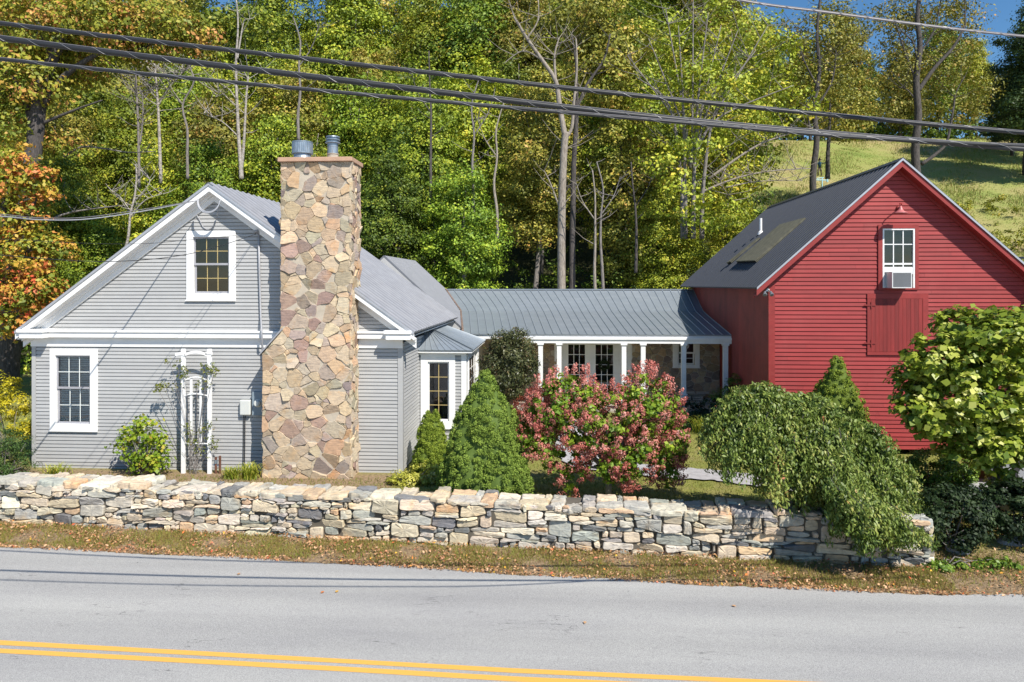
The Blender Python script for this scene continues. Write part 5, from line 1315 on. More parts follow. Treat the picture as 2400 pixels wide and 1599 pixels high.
# right edge beds
l = at(2185, 19.3); shrub('box_bush', "sunlit small leaved green bush under the broad pale tree, left one of the pair", 'shrub', l, [(0, 0, .5, .62, .5, .5)], 80, 80, .16, .06, M['f_box'], 29, 'green bushes under the pale tree', lo=.65)
l = at(2250, 19.6); shrub('box_bush', "sunlit green bush under the broad pale tree, right one of the pair", 'shrub', l, [(0, 0, .45, .45, .4, .45)], 60, 80, .15, .06, M['f_box'], 30, 'green bushes under the pale tree', lo=.65)
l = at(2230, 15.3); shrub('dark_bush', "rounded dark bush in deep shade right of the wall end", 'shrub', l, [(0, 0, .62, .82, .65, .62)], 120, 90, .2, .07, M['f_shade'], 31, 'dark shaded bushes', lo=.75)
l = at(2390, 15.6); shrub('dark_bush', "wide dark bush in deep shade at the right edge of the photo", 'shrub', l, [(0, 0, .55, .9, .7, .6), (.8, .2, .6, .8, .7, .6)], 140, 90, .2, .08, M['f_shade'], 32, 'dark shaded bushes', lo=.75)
l = at(2215, 14.55); shrub('ground_ivy', "low green creeping plants at the foot of the dark bushes", 'plant', l, [(0, 0, .06, .6, .3, .1), (.9, .1, .06, .7, .35, .1)], 60, 30, .14, .07, M['f_box'], 33, lo=.2, flat=.4)
# trellis with climber
ty = HY-.42; tr = thing('trellis', tuple(P(460, 1118, ty)), "white arched wooden garden trellis standing against the grey siding", 'trellis')
zb_ = gz(PX(460, ty), ty)-.05
def tb(px0, px1, py0, py1, y0, y1, name='slat'):
    mb = MB(); z1 = PZ(py0, ty, 460); z0 = zb_ if py1 is None else PZ(py1, ty, 460)
    mb.box(PX(px0, ty), PX(px1, ty), y0, y1, z0, z1); return mb
for a, b in ((424, 433), (485.5, 494.5)): tb(a, b, 818, None, ty, ty+.07).build('post', M['white'], tr, bevel=.004)
for a, b in ((444.5, 450), (467, 472)): tb(a, b, 884, 1036, ty+.01, ty+.03).build('slat', M['white'], tr)
def arc(px0, px1, py, sag, w_, nm):
    mb = MB(); n = 10; x0, x1 = PX(px0, ty), PX(px1, ty)
    for i in range(n):
        t0, t1 = i/n, (i+1)/n; z0 = PZ(py, ty, 460)+sag*math.sin(math.pi*t0); z1 = PZ(py, ty, 460)+sag*math.sin(math.pi*t1)
        a, b = x0+(x1-x0)*t0, x0+(x1-x0)*t1
        mb.hexa([(a, ty-.015, z0-w_), (b, ty-.015, z1-w_), (b, ty+.01, z1-w_), (a, ty+.01, z0-w_), (a, ty-.015, z0), (b, ty-.015, z1), (b, ty+.01, z1), (a, ty+.01, z0)])
    mb.build(nm, M['white'], tr)
arc(411, 434, 828, .02, .08, 'cap_block'); arc(482, 498, 825, .02, .08, 'cap_block'); arc(433, 485, 829, .08, .07, 'arch'); arc(433, 486, 890, .09, .03, 'cross_rail'); arc(433, 486, 926, .05, .03, 'cross_rail'); arc(433, 486, 1038, .0, .03, 'cross_rail')
vn = thing('climbing_vine', tuple(P(460, 1118, ty-.05)), "thin climbing vine with sparse leaves on the white trellis", 'vine')
rg = np.random.default_rng(40); B = []
for px, py, rx, ry in ((415, 858, 22, 14), (398, 850, 14, 10), (382, 905, 24, 14), (372, 915, 14, 12), (430, 880, 18, 22), (490, 862, 22, 16), (502, 872, 14, 14), (462, 905, 16, 14), (482, 895, 14, 22), (494, 990, 20, 16), (480, 1010, 18, 20), (450, 1030, 20, 22), (440, 1010, 12, 26), (470, 1060, 28, 22), (500, 1045, 14, 24), (410, 905, 22, 10)):
    c = P(px, py, ty-.06); B.append((c.x, c.y, c.z, rx*.0115, .10, ry*.0115))
V, t = crown(rg, B, 150, 7, .09, .06, .1, .8, .6, .3); quadmesh('leaves', V, t, M['f_vine'], vn)
mb = MB(); b0 = Vector((PX(460, ty), ty-.05, zb_))
for i in range(12):
    px = 455+rg.normal()*12; h = PZ(1000+rg.random()*70, ty, 460); mb.tube([b0+Vector((rg.normal()*.10, 0, 0)), Vector((PX(px, ty), ty-.06+rg.normal()*.03, h))], .005, 4, False)
for b in B: mb.tube(smooth_path([b0+Vector((rg.normal()*.1, 0, .2)), Vector((b[0]*.5+b0.x*.5, ty-.05, b0.z+(b[2]-b0.z)*.6)), Vector(b[:3])], 4), .006, 4, False)
mb.build('stem', M['b_grey'], vn)
# ================================================================== CABLES
def cable(name, pts, r, mt, lab, lash=None, cat='cable', group='overhead cables across the road'):
    pts = [Vector(p) for p in pts]; sp = smooth_path(pts, 14)
    e = thing(name, tuple(pts[0]), lab, cat, group) if lash else None
    mb = MB(); mb.tube(sp, r, 10); o = mb.build('sheath' if lash else name, M[mt], e, None if lash else pts[0], smooth=True)
    if not lash: tag(o, lab, cat, group)
    if lash:
        mb = MB(); tot = sum((b-a).length for a, b in zip(sp, sp[1:])); n = int(tot/lash*10); hp = []
        cum = [0]
        for a, b in zip(sp, sp[1:]): cum.append(cum[-1]+(b-a).length)
        k = 0
        for i in range(n+1):
            s = tot*i/n
            while k < len(cum)-2 and cum[k+1] < s: k += 1
            t = (s-cum[k])/(cum[k+1]-cum[k]); c = sp[k].lerp(sp[k+1], t); a = s/lash*2*math.pi
            hp.append(c+Vector((0, math.cos(a)*(r+.002), math.sin(a)*(r+.002))))
        mb.tube(hp, .0020, 4, False); mb.build('lashing', M['lash'], e)
        mb = MB(); mb.tube([p+Vector((0, 0, r+.004)) for p in sp], .0045, 6); mb.build('messenger_wire', M['alum'], e)
def cp(lst):
    o = [P(a, b, y) for a, b, y in lst]; d0 = (o[0]-o[1])*1.0; d1 = (o[-1]-o[-2])*1.0
    return [o[0]+d0*1.2+Vector((0, 0, .3)), o[0]+d0*.5+Vector((0, 0, .08))] + o + [o[-1]+d1*.5+Vector((0, 0, .05)), o[-1]+d1*1.5+Vector((0, 0, .3))]
cable('overhead_cable', cp([(0, 55, 8.2), (800, 148, 8.3), (1600, 236, 8.6), (2400, 312, 9.05)]), .023, 'blackcable', "uppermost black cable of the three long lashed lines crossing the picture", .42)
cable('overhead_cable', cp([(0, 90, 7.5), (800, 189, 7.75), (1600, 282, 8.1), (2400, 350, 8.5)]), .029, 'blackcable', "thickest black cable in the middle of the long lashed lines crossing the picture", .36)
cable('overhead_cable', cp([(0, 139, 7.28), (800, 218, 7.5), (1600, 288, 7.85), (2000, 322, 8.1), (2400, 342, 8.5)]), .016, 'blackcable', "lowest thin black cable converging with the thickest line at the right", .5)
cable('electric_wire', [P(1500, -60, 8), P(1735, 1, 8), P(1950, 31, 8.1), (P(2200, 64, 8.2)), P(2400, 86, 8.3), P(2900, 135, 8.6)], .011, 'alum', "thin bare twisted electric wire across the upper right corner", .30, group=None)
# service drop to the house
a_ = [P(-900, 430, 9.5), P(-300, 492, 12.2), P(0, 507, 14.25), P(90, 515, 15.0), P(200, 514, 16.1), P(330, 496, 17.5), P(464, 470, RYF-.02)]
cable('service_drop', a_, .014, 'conduit', "sagging twisted service cable from the left edge up to the gable peak", None, group='service cables to the grey house')
cable('service_drop', [p+Vector((0, -.06, .035)) for p in a_[:-1]]+[a_[-1]], .009, 'alum', "thinner wire wound beside the sagging service cable to the gable peak", None, group='service cables to the grey house')
cable('phone_wire', [P(-400, 560, 10.5), P(0, 598, 13.0), P(260, 613, 15.3), P(450, 594, 17.5), P(600, 549, 19.65)], .008, 'blackcable', "thin lower phone wire crossing the upper gable window", None, group='service cables to the grey house')
cable('phone_wire', [P(-400, 520, 10.5), P(0, 560, 13.0), P(300, 572, 15.8), P(450, 562, 17.5), P(600, 547, 19.65)], .005, 'blackcable', "thin upper phone wire ending beside the gable window", None, group='service cables to the grey house')
# ================================================================== WOODS
def crown_proto(seed, H=16.0, R_=3.4, base=.22, ncl=300, per=115, leaf=.185, cr=.92, gaps=.6):
    rg = np.random.default_rng(seed); B = []
    nb = 13
    for i in range(nb):
        t = (i+.5)/nb; z = H*(base+(1-base)*t*.93); r = R_*(.45+.75*math.sin(math.pi*min(1, t*.85+.12)))*.62; a = rg.random()*6.28; d = R_*.52*(1-t*.6)*rg.random()**.5
        B.append((math.cos(a)*d, math.sin(a)*d, z, r, r, r*.85))
    V, t = crown(rg, B, ncl, per, cr, leaf, gaps, .6, .62, .45)
    mb = MB(); x = y = 0; pts = []
    for k in range(9):
        pts.append(Vector((x, y, H*.85*k/8))); x += rg.normal()*.16; y += rg.normal()*.14
    mb.tube(pts, [.20*(1-k/9.5)+.02 for k in range(9)], 8)
    for i in range(11):
        b = B[rg.integers(len(B))]; k = 2+int(5*rg.random()); s = pts[k]; q = Vector(b[:3])+Vector(rg.normal(size=3)*.5)
        if q.z < s.z+.4: q.z = s.z+.6+rg.random()
        mb.tube([s, s.lerp(q, .5)+Vector((0, 0, .3)), q], [.07, .045, .015], 5)
    return V, t, mb
PROTO = {}
def get_proto(k, mkey, bkey):
    if k not in PROTO:
        PROTO[k] = crown_proto(100+k, *([(16, 3.4, .2), (17, 3.0, .25), (15, 3.9, .15), (18, 3.5, .3), (14, 3.2, .12)][k % 5]))
        PROTO[k, 'm'] = {}
    d = PROTO[k, 'm']; V, t, mb = PROTO[k]
    if mkey not in d:
        o = quadmesh('crown', V, t, M[mkey]); me = o.data; bpy.data.objects.remove(o); d[mkey] = me
    if ('t', bkey) not in d:
        o = mb.build('trunk', M[bkey], smooth=True); me = o.data; bpy.data.objects.remove(o); d['t', bkey] = me
    return d[mkey], d['t', bkey]
def ztree(x, y): return ground(x, y)-.1
def woodtree(x, y, k, mkey, sc, rot, label, bkey='b_grey', group='trees of the dense wood behind the houses', name='forest_tree', sz=None, squash=1.0):
    ce, tr_ = get_proto(k, mkey, bkey)
    e = bpy.data.objects.new(name, None); col.objects.link(e); e.location = (x, y, ztree(x, y)); e.rotation_euler = (0, 0, rot); e.scale = (sc*squash, sc*squash, sz or sc)
    tag(e, label, 'tree', group)
    for nm, me in (('crown', ce), ('trunk', tr_)):
        o = bpy.data.objects.new(nm, me); col.objects.link(o); o.parent = e
    return e
wg = np.random.default_rng(77)
LAB = {'f_green': "mid green leafy tree in the dense wood on the slope", 'f_yg': "yellow-green leafy tree in the dense wood on the slope", 'f_olive': "olive-brown tinged tree in the dense wood on the slope", 'f_deep': "deep green shady tree in the dense wood on the slope"}
cnt = 0
for Y, hsc, step, wts in ((38.5, .60, 4.6, (.22, .08, .08, .62)), (43, .78, 4.8, (.38, .17, .13, .32)), (49, .95, 5.0, (.35, .38, .17, .10)), (57, 1.05, 5.4, (.33, .40, .22, .05)), (67, 1.25, 5.6, (.3, .4, .3, 0)), (80, 1.5, 6.5, (.3, .38, .32, 0)), (93, 1.7, 8, (.3, .38, .32, 0))):
    x = -.78*Y - 2
    while x < .235*Y + (1.0 if Y > 45 else 1.2):
        xx = x + wg.normal()*.9; yy = Y + wg.normal()*1.2
        if not (Y < 40 and -1.5 < xx < 3.2):      # room for the two bare trunks
            mk = ['f_green', 'f_yg', 'f_olive', 'f_deep'][wg.choice(4, p=np.array(wts)/sum(wts))]
            if xx < -.55*Y and mk == 'f_deep': mk = 'f_green'
            if xx > .1*Y and wg.random() < .5: mk = 'f_yg'
            s = hsc*(.9+.25*wg.random())
            woodtree(xx, yy, int(wg.integers(5)), mk, s, wg.random()*6.28, LAB[mk], ['b_grey', 'b_pale', 'b_dark'][wg.integers(3)], squash=1.05)
            cnt += 1
        x += step*(.85+.3*wg.random())
print('wood trees', cnt)
# trees along the top of the meadow and beyond it
i = 0
x = 22
while x < 78:
    mk = ['f_olive', 'f_green', 'f_yg', 'f_olive'][i % 4]; y = 97+wg.normal()*1.5
    if not 63 < x < 66.5: woodtree(x, y, i % 5, mk, (.80+.25*wg.random())*(1.0 if x < 50 else .78), wg.random()*6.28, "olive and green tree in the row along the top of the meadow", 'b_dark', 'trees along the top of the meadow')
    x += 5.4; i += 1
x = 14
while x < 62:
    woodtree(x, 110+wg.normal()*2, i % 5, ['f_green', 'f_olive'][i % 2], .72+.2*wg.random(), wg.random()*6.28, "green tree standing behind the row at the top of the meadow", 'b_dark', 'trees behind the meadow row'); x += 6.5; i += 1
for k, (px, Y, sc) in enumerate(((2402, 74, 1.0), (2450, 70, 1.12), (2372, 84, .70), (2500, 78, 1.2))):
    woodtree(PX(px, Y), Y, k, 'f_dark', sc, k*1.3, "dark green tall tree group at the right edge of the photo", 'b_dark', 'dark trees at the right edge', squash=1.15)
# ---- custom trees with visible trunks
def ctree(name, lab, Y, base, limbs, blobs, mkey, bkey, seed, leaf=.2, ncl=200, per=50, cr=.8, group=None, lo=.5, cat='tree', twig=0, twigl=1.2, part='crown', cw=.45):
    """limbs: list of (list of (px,py[,dy]), r0, r1); blobs px,py,rx,ry[,dy]"""
    x0 = PX(base[0], Y); loc = (x0, Y, ztree(x0, Y)); e = thing(name, loc, lab, cat, group); rg = np.random.default_rng(seed)
    mb = MB(); ends = []
    for pts, r0, r1 in limbs:
        w3 = []
        for q in pts:
            dy = q[2] if len(q) > 2 else 0
            w3.append(P(q[0], q[1], Y+dy))
        if pts[0][1] is None: pass
        sp = smooth_path(w3, 5); n = len(sp); mb.tube(sp, [r0+(r1-r0)*i/(n-1) for i in range(n)], 9)
        ends.append((sp, r0, r1))
    for _ in range(twig):
        sp, r0, r1 = ends[rg.integers(len(ends))]; k = int(len(sp)*(.35+.64*rg.random())); s = sp[min(k, len(sp)-1)]; a = rg.random()*6.28; up = rg.random()*.9
        d = Vector((math.cos(a), math.sin(a)*.6, up)).normalized(); L = twigl*(.4+.9*rg.random()); m_ = s+d*L*.5+Vector((0, 0, .05*L)); t_ = s+d*L+Vector((0, 0, .25*L))
        mb.tube([s, m_, t_], [.022, .014, .006], 4, False)
        if rg.random() < .6: mb.tube([m_, m_+Vector((rg.normal(), rg.normal()*.5, .8)).normalized()*L*.4], [.012, .005], 4, False)
    mb.build('trunk', M[bkey], e, smooth=True)
    if blobs:
        B = []
        for b in blobs:
            dy = b[4] if len(b) > 4 else 0; c = P(b[0], b[1], Y+dy); S = (Y+dy)/F; B.append((c.x, c.y, c.z, b[2]*S, max(b[2], b[3])*S*.8, b[3]*S))
        V, t = crown(rg, B, ncl, per, cr, leaf, lo, .6, .62, .4, cw); quadmesh(part, V, t, M[mkey], e)
    return e
ctree('bare_trunk_tree', "tall tree with pale forked trunk behind the middle of the porch roof", 37, (1317, 700),
      [([(1316, 720), (1316, 560), (1318, 440), (1322, 350), (1326, 310)], .22, .17), ([(1324, 320), (1312, 250), (1302, 190), (1270, 140), (1235, 90), (1205, 40)], .15, .06), ([(1324, 325), (1340, 300), (1345, 240), (1352, 160), (1350, 90)], .10, .04), ([(1302, 190), (1300, 130), (1310, 90)], .08, .03), ([(1270, 140), (1225, 120), (1180, 150)], .05, .02), ([(1235, 90), (1260, 50), (1262, 0)], .05, .02), ([(1316, 500), (1290, 430), (1275, 400)], .05, .02)],
      [(1330, 60, 110, 60, 3), (1400, 120, 90, 70, 3), (1240, 330, 60, 50, 1.5), (1380, 30, 90, 50, 2)], 'f_olive', 'b_pale', 1, ncl=130, per=50, twig=50, twigl=1.6, group=None)
ctree('bare_trunk_tree', "dark straight trunked tree beside the pale forked trunk behind the porch roof", 37.6, (1341, 700),
      [([(1341, 720), (1341, 600), (1343, 480), (1345, 380), (1350, 300), (1352, 230)], .17, .11), ([(1350, 260), (1375, 200), (1415, 140), (1430, 80)], .09, .04), ([(1352, 240), (1350, 150), (1340, 80)], .09, .03), ([(1343, 420), (1310, 480)], .03, .015)],
      [(1420, 200, 80, 60, 1.5), (1370, 150, 70, 50, 2), (1450, 110, 80, 60, 2)], 'f_olive', 'b_dark', 2, ncl=110, per=55, twig=25)
fan = []
frg = np.random.default_rng(9)
for k, (bx, tx, ty_) in enumerate(((1606, 1590, 60), (1612, 1560, 20), (1616, 1625, -20), (1625, 1660, 30), (1632, 1690, 60), (1640, 1730, 70), (1645, 1770, 120), (1650, 1800, 60), (1603, 1520, 90), (1600, 1490, 180), (1655, 1860, 200), (1610, 1470, 130))):
    mx = bx+(tx-bx)*.28; b2 = bx if k % 3 == 0 else bx+(tx-bx)*.10; fan.append(([(bx, 560), (bx+(tx-bx)*.03, 430), (mx, 250), (tx, ty_)] if k % 3 == 0 else [(1622+(tx-1622)*.06, 400-k*6), (1622+(tx-1622)*.3, 270), (tx, ty_)], .14 if k % 3 == 0 else .085, .018))
ctree('multi_stem_tree', "grey multi-stemmed tree fanning out bare limbs left of the barn roof", 38, (1625, 560), fan,
      [(1560, 120, 110, 90, 2), (1680, 80, 110, 80, 3), (1780, 130, 100, 90, 2.5), (1500, 260, 80, 60, 2), (1720, 260, 120, 80, 3), (1840, 260, 80, 60, 2), (1620, 330, 90, 50, -.8), (1600, 470, 70, 60, -1.2), (1680, 500, 60, 50, -1), (1560, 380, 60, 60, -1), (1650, 200, 100, 60, -.5)], 'f_yg', 'b_grey', 3, ncl=300, per=42, cr=.7, twig=120, twigl=2.0)
ctree('birch_tree', "white barked birch with two bare stems behind the left gable", 36.5, (566, 500),
      [([(566, 420), (564, 380), (560, 330), (556, 250), (553, 150), (558, 60), (553, -10)], .12, .03), ([(566, 400), (572, 330), (577, 230), (582, 180)], .08, .04), ([(556, 140), (564, 90), (572, 50), (585, 45)], .05, .02), ([(558, 320), (520, 285), (470, 265)], .035, .015), ([(552, 230), (530, 205), (505, 228)], .03, .012)],
      [(590, 60, 60, 50, 2), (510, 60, 60, 40, 2)], 'f_green', 'b_birch', 4, ncl=60, per=50, twig=40, twigl=1.5)
ctree('dead_tree', "thin bare grey-brown sapling with twiggy top left of the birch", 37, (326, 450), [([(326, 440), (325, 330), (322, 250), (318, 180), (318, 130)], .08, .03), ([(328, 340), (335, 270), (333, 215)], .05, .02)], [], 'f_green', 'b_grey', 5, twig=60, twigl=1.7)
ctree('dead_tree', "thin bare whitish stem between the twiggy sapling and the birch", 37.2, (374, 450), [([(377, 430), (374, 330), (371, 260), (367, 200), (362, 150), (356, 120)], .09, .03), ([(370, 250), (400, 200), (440, 160)], .04, .015)], [], 'f_green', 'b_birch', 6, twig=70, twigl=2.0)
ctree('dead_tree', "crooked white dead tree rising behind the left roof slope", 33, (300, 600), [([(288, 600), (300, 560), (306, 500), (316, 460), (320, 410), (318, 385)], .07, .03), ([(304, 510), (340, 470), (380, 455)], .035, .012), ([(306, 495), (280, 460), (260, 445)], .03, .01), ([(318, 470), (350, 430), (345, 410)], .03, .01)], [], 'f_green', 'b_birch', 7, twig=30, twigl=.9)
ctree('meadow_tree', "dark trunked tall tree behind the barn ridge with a long low right limb", 50, (2150, 430),
      [([(2150, 440), (2145, 350), (2152, 270), (2147, 190), (2156, 110), (2150, 40), (2160, -40)], .29, .12), ([(2147, 190), (2120, 120), (2095, 40)], .08, .03), ([(2152, 130), (2190, 70), (2205, 0)], .08, .03), ([(2151, 215), (2190, 160), (2235, 110), (2262, 60)], .15, .06), ([(2262, 65), (2262, 20), (2259, -20)], .06, .02), ([(2160, 385), (2195, 360), (2220, 330), (2235, 250)], .13, .06), ([(2149, 140), (2140, 100), (2110, 70)], .07, .03), ([(2147, 235), (2125, 210), (2105, 205)], .06, .02), ([(2235, 255), (2240, 220), (2260, 180)], .06, .02)],
      [(2170, 20, 110, 40, 2), (2250, 60, 60, 60, 2), (2100, 160, 60, 60, 1), (2210, 150, 70, 50, 2), (2230, 240, 70, 60, 2), (2090, 60, 70, 50, 2), (2300, 220, 30, 40, 1), (2080, 250, 40, 30, 1)], 'f_olive', 'b_dark', 8, ncl=420, per=34, cr=.9, leaf=.17, twig=60, twigl=1.8)
ctree('meadow_tree', "slender grey trunked tree rising left of the barn ridge", 46, (1908, 480),
      [([(1910, 500), (1905, 420), (1914, 330), (1908, 250), (1920, 170), (1915, 80), (1924, -20)], .23, .06), ([(1914, 200), (1880, 130), (1870, 60)], .06, .02), ([(1900, 330), (1896, 290), (1896, 250)], .09, .04), ([(1915, 250), (1950, 190), (1960, 120)], .07, .03)],
      [(1900, 90, 90, 60, 2), (1850, 200, 70, 60, 2), (1960, 60, 60, 60, 2), (1930, 190, 60, 50, 1), (1990, 130, 40, 40, 3)], 'f_olive', 'b_dark', 9, ncl=300, per=34, cr=.85, leaf=.17, twig=50, twigl=1.6)
ctree('meadow_tree', "small dark trunked tree on the meadow beside the slender grey one", 60, (1940, 410), [([(1940, 420), (1940, 370), (1944, 300), (1946, 240)], .20, .08)],
      [(1960, 260, 70, 60, 1), (2010, 230, 60, 60, 3), (1990, 300, 50, 30, 3)], 'f_olive', 'b_dark', 10, ncl=200, per=40, leaf=.2, twig=12)
# bare fallen limbs
ctree('fallen_limb', "long bare pale limbs reaching over the meadow left of the barn roof", 40, (1640, 500),
      [([(1640, 452), (1720, 420), (1800, 402), (1900, 395)], .07, .02), ([(1660, 420), (1760, 350), (1830, 320), (1905, 300)], .08, .02), ([(1700, 440), (1780, 425), (1880, 424)], .04, .015), ([(1700, 395), (1690, 430), (1720, 470)], .03, .01)], [], 'f_green', 'b_pale', 11, twig=60, twigl=1.8, cat='limb')
ctree('fallen_limb', "broken bare limb leaning in the wood left of the gable roof", 34, (110, 520), [([(112, 518), (160, 500), (230, 488), (330, 478)], .07, .02)], [], 'f_green', 'b_grey', 12, twig=12, twigl=.9, cat='limb')
ctree('fallen_limb', "slim broken branch hanging among the leaves above the left roof", 33, (150, 370), [([(150, 368), (190, 345), (240, 348), (300, 357), (365, 355)], .06, .015)], [], 'f_green', 'b_grey', 13, twig=6, twigl=.7, cat='limb')
for k, (px, y0, y1, bk, lb) in enumerate(((1395, 690, 400, 'b_pale', "thin pale sapling in the dark gap right of the two bare trunks"), (1414, 690, 380, 'b_grey', "thin grey sapling just right of the thin pale one"), (1166, 560, 240, 'b_pale', "broken pale trunk among the leaves above the rear roof"), (1110, 520, 180, 'b_grey', "slim grey trunk left of the broken pale trunk"), (1010, 480, 120, 'b_dark', "slim dark trunk right of the chimney cap"), (700, 330, 40, 'b_grey', "slim grey trunk behind the wide flue cap"), (440, 420, 130, 'b_grey', "slim grey trunk behind the peak of the left gable"), (1490, 640, 380, 'b_dark', "slim dark trunk under the bare fan of limbs"))):
    sg = np.random.default_rng(300+k); pts = [(px+sg.normal()*7*i/4, y0+(y1-y0)*i/5) for i in range(6)]
    ctree('sapling', lb, 35.8+.2*k, (px, y0), [(pts, .085, .03), ([pts[3], (pts[3][0]+30*(1 if k % 2 else -1), pts[3][1]-45), (pts[3][0]+45*(1 if k % 2 else -1), pts[3][1]-90)], .035, .012)], [], 'f_green', bk, 310+k, twig=10, twigl=1.0, group='slim trunks in the wood')
# maples at the left edge
ctree('maple_tree', "large maple with rust and green leaves filling the upper left corner", 31, (15, 930),
      [([(14, 960), (18, 840), (40, 650), (62, 480), (82, 330), (98, 210), (140, 100), (185, 20)], .55, .18), ([(90, 260), (150, 180), (240, 120), (330, 80)], .18, .05), ([(82, 330), (60, 240), (30, 180)], .16, .05), ([(120, 130), (90, 60), (70, 10)], .14, .05), ([(240, 120), (330, 115), (420, 60)], .08, .03), ([(98, 290), (170, 260), (240, 235)], .08, .03)],
      [(90, 60, 130, 80), (250, 50, 120, 70), (380, 50, 110, 50), (450, 90, 60, 45), (60, 190, 110, 80), (170, 150, 90, 60, 2), (20, 290, 70, 60), (120, 330, 50, 40, 1), (330, 110, 90, 40)], 'f_rust', 'b_dark', 20, leaf=.19, ncl=520, per=46, cr=.75, lo=.4, cw=.6)
ctree('maple_tree', "orange and red leaved maple at the left edge beside the house roof", 27.5, (-40, 930),
      [([(-40, 980), (-35, 800), (-10, 600), (20, 420)], .25, .08), ([(-30, 700), (40, 620), (90, 560)], .10, .04), ([(-10, 600), (60, 520), (100, 430)], .08, .03)],
      [(30, 410, 80, 60), (95, 430, 50, 50), (20, 510, 90, 60), (70, 600, 75, 60), (30, 690, 80, 60), (95, 690, 55, 60), (40, 330, 30, 24), (10, 760, 50, 35), (130, 590, 45, 40), (75, 760, 40, 24)], 'f_orange', 'b_dark', 21, leaf=.17, ncl=300, per=42, cr=.5, lo=.4, cw=.72)
# undergrowth along the foot of the wood
ug = np.random.default_rng(50)
def under(name, lab, mkey, n, xf, yr, hr, seed, per=55, leaf=.17, cr=.6, px=5):
    rg = np.random.default_rng(seed); B = []
    for i in range(n):
        y = yr[0]+(yr[1]-yr[0])*rg.random(); x = xf(rg, y); h = hr[0]+(hr[1]-hr[0])*rg.random(); z = ground(x, y)
        B.append((x, y, z+h*.45, h*.55, h*.5, h*.55))
    V, t = crown(rg, B, n*px, per, cr, leaf, .6, .6, .62, .5); o = quadmesh(name, V, t, M[mkey]); tag(o, lab, 'undergrowth', kind='stuff'); return o
under('undergrowth', "mixed green bushes along the foot of the wood", 'f_green', 44, lambda r, y: -28+36*r.random(), (35.3, 37.5), (1.4, 3.4), 51, px=8)
under('undergrowth', "yellow-green bushes beside the barn at the foot of the wood", 'f_yg', 30, lambda r, y: 3.5+5.5*r.random(), (35.5, 42), (1.6, 3.2), 52, px=9)
under('undergrowth', "deep green bushes between the trunks of the wood", 'f_deep', 40, lambda r, y: -30+38*r.random(), (38, 44), (2, 4.5), 53, px=7, per=60)
under('undergrowth', "golden and rusty weeds between the wood and the meadow", 'f_olive', 40, lambda r, y: .2*y+1.5+3*r.random(), (42, 60), (.8, 1.8), 54, px=8, leaf=.14, cr=.35)
under('undergrowth', "patchy bushes on the meadow behind the barn roof", 'f_yg', 22, lambda r, y: 27+11*r.random(), (50, 62), (.8, 2.0), 55, px=8, leaf=.15, cr=.4)
under('undergrowth', "low hedge of bushes under the row at the top of the meadow", 'f_deep', 60, lambda r, y: 20+55*r.random(), (94, 97), (1.5, 3.5), 56, px=5, leaf=.28, cr=.8)
under('undergrowth', "bushes at the far left behind the lawn", 'f_deep', 26, lambda r, y: -42+22*r.random(), (40, 45), (2.0, 4.5), 57, px=8, leaf=.2)
under('far_wood', "far wood on the crest of the hill behind everything", 'f_dark', 90, lambda r, y: -150+230*r.random(), (112, 135), (9, 15), 58, px=10, per=40, leaf=.8, cr=2.6)
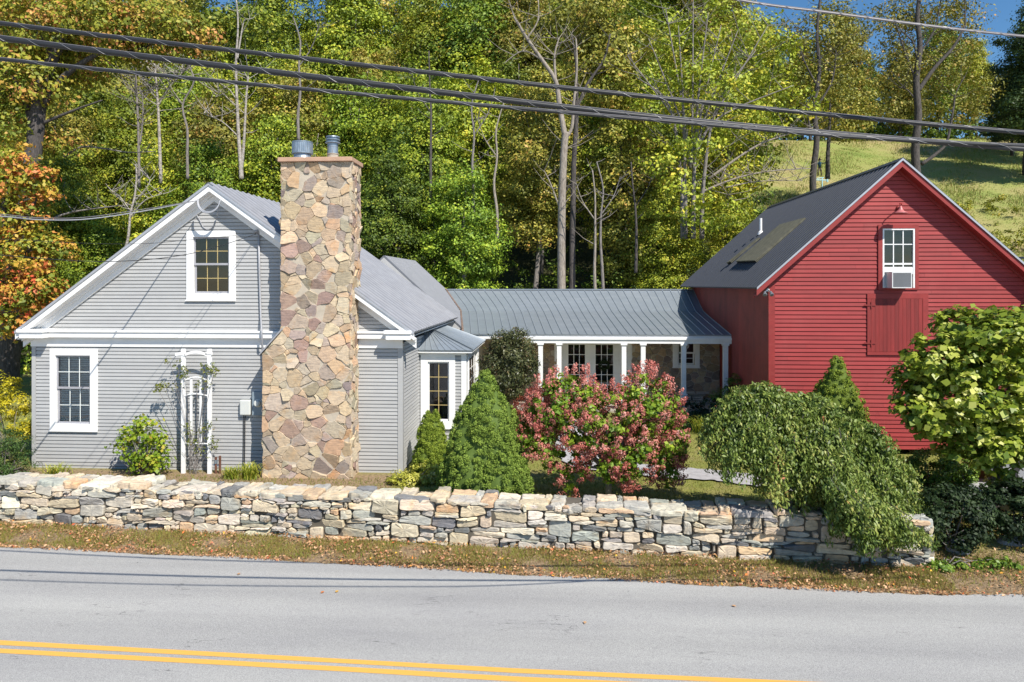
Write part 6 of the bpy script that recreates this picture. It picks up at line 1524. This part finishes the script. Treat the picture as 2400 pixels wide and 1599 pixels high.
# scarecrow figure on the slope
def skin_figure():
    Y = 62; c = P(1921, 412, Y); e = thing('scarecrow', tuple(c), "small blue and brown scarecrow figure with outstretched arms beside a tree trunk on the slope", 'scarecrow')
    S = 1.0; z0 = c.z; mb = MB(); x = c.x
    mb.tube([(x-.13, Y, z0), (x-.12, Y, z0+.40), (x-.03, Y, z0+.72)], [.05, .06, .08], 8); mb.tube([(x+.14, Y, z0), (x+.12, Y, z0+.40), (x+.03, Y, z0+.72)], [.05, .06, .08], 8); mb.build('trousers', M['cloth2'], e, smooth=True)
    mb = MB(); mb.tube([(x, Y, z0+.68), (x, Y, z0+.95), (x-.01, Y, z0+1.12), (x-.01, Y, z0+1.16)], [.11, .13, .13, .06], 10)
    mb.tube([(x, Y, z0+1.08), (x-.28, Y, z0+1.0), (x-.52, Y, z0+.94)], [.06, .05, .04], 7); mb.tube([(x, Y, z0+1.08), (x+.28, Y, z0+1.04), (x+.55, Y, z0+1.08)], [.06, .05, .04], 7); mb.build('shirt', M['cloth'], e, smooth=True)
    mb = MB(); mb.tube([(x, Y, z0+1.15), (x, Y, z0+1.22), (x, Y, z0+1.32), (x, Y, z0+1.38)], [.06, .09, .09, .05], 10); mb.lathe((x, Y, z0+1.34), [(.15, 0), (.15, .02), (.08, .03), (.06, .14)], 12); mb.build('hat', M['cloth2'], e)
skin_figure()
c = P(1927, 424, 45); wg_ = thing('garden_whirligig', tuple(c), "pale blue pipe-like garden ornament just above the barn roof line", 'ornament')
mb = MB(); mb.tube([c+Vector((0, 0, -.5)), c+Vector((0, 0, .22))], .035, 8); mb.tube([c+Vector((-.35, 0, .05)), c+Vector((.35, 0, .03))], .03, 8); mb.tube([c+Vector((-.33, 0, .14)), c+Vector((.1, 0, .2))], .025, 8); mb.tube([c+Vector((.3, 0, .10)), c+Vector((.3, 0, -.08))], .06, 8); mb.build('pipe', M['blueo'], wg_)
# parked car glimpsed under the pale tree
def car():
    Y = 20.2; x0 = PX(2276, Y); z0 = gz(x0+1, Y)+.0; e = thing('parked_car', (x0+2.1, Y, z0), "silver car glimpsed through the leaves of the broad pale tree", 'car')
    prof = [(0, .35), (.05, .62), (.35, .78), (1.0, .88), (1.55, 1.33), (2.1, 1.44), (2.9, 1.42), (3.55, 1.05), (4.2, .95), (4.3, .55), (4.25, .30), (.2, .28)]
    mb = MB(); mb.prism([(x0+a, Y-.85, z0+b) for a, b in prof], (0, 1.7, 0)); mb.build('body', M['carpaint'], e, bevel=.05)
    mb = MB(); mb.prism([(x0+a, Y-.862, z0+b) for a, b in ((1.15, .92), (1.6, 1.28), (2.1, 1.37), (2.85, 1.35), (3.35, 1.02), (3.3, .92))], (0, .01, 0)); mb.build('side_window', M['tyre'], e)
    for a in (.85, 3.45):
        mb = MB(); mb.tube([(x0+a, Y-.9, z0+.32), (x0+a, Y-.68, z0+.32)], .32, 24); w_ = mb.build('wheel', M['tyre'], e); mb = MB(); mb.tube([(x0+a, Y-.915, z0+.32), (x0+a, Y-.895, z0+.32)], .20, 16); mb.build('rim', M['carpaint'], w_)
    mb = MB(); mb.box(x0-.01, x0+.12, Y-.75, Y-.4, z0+.58, z0+.70); mb.build('headlight', M['beige'], e)
car()
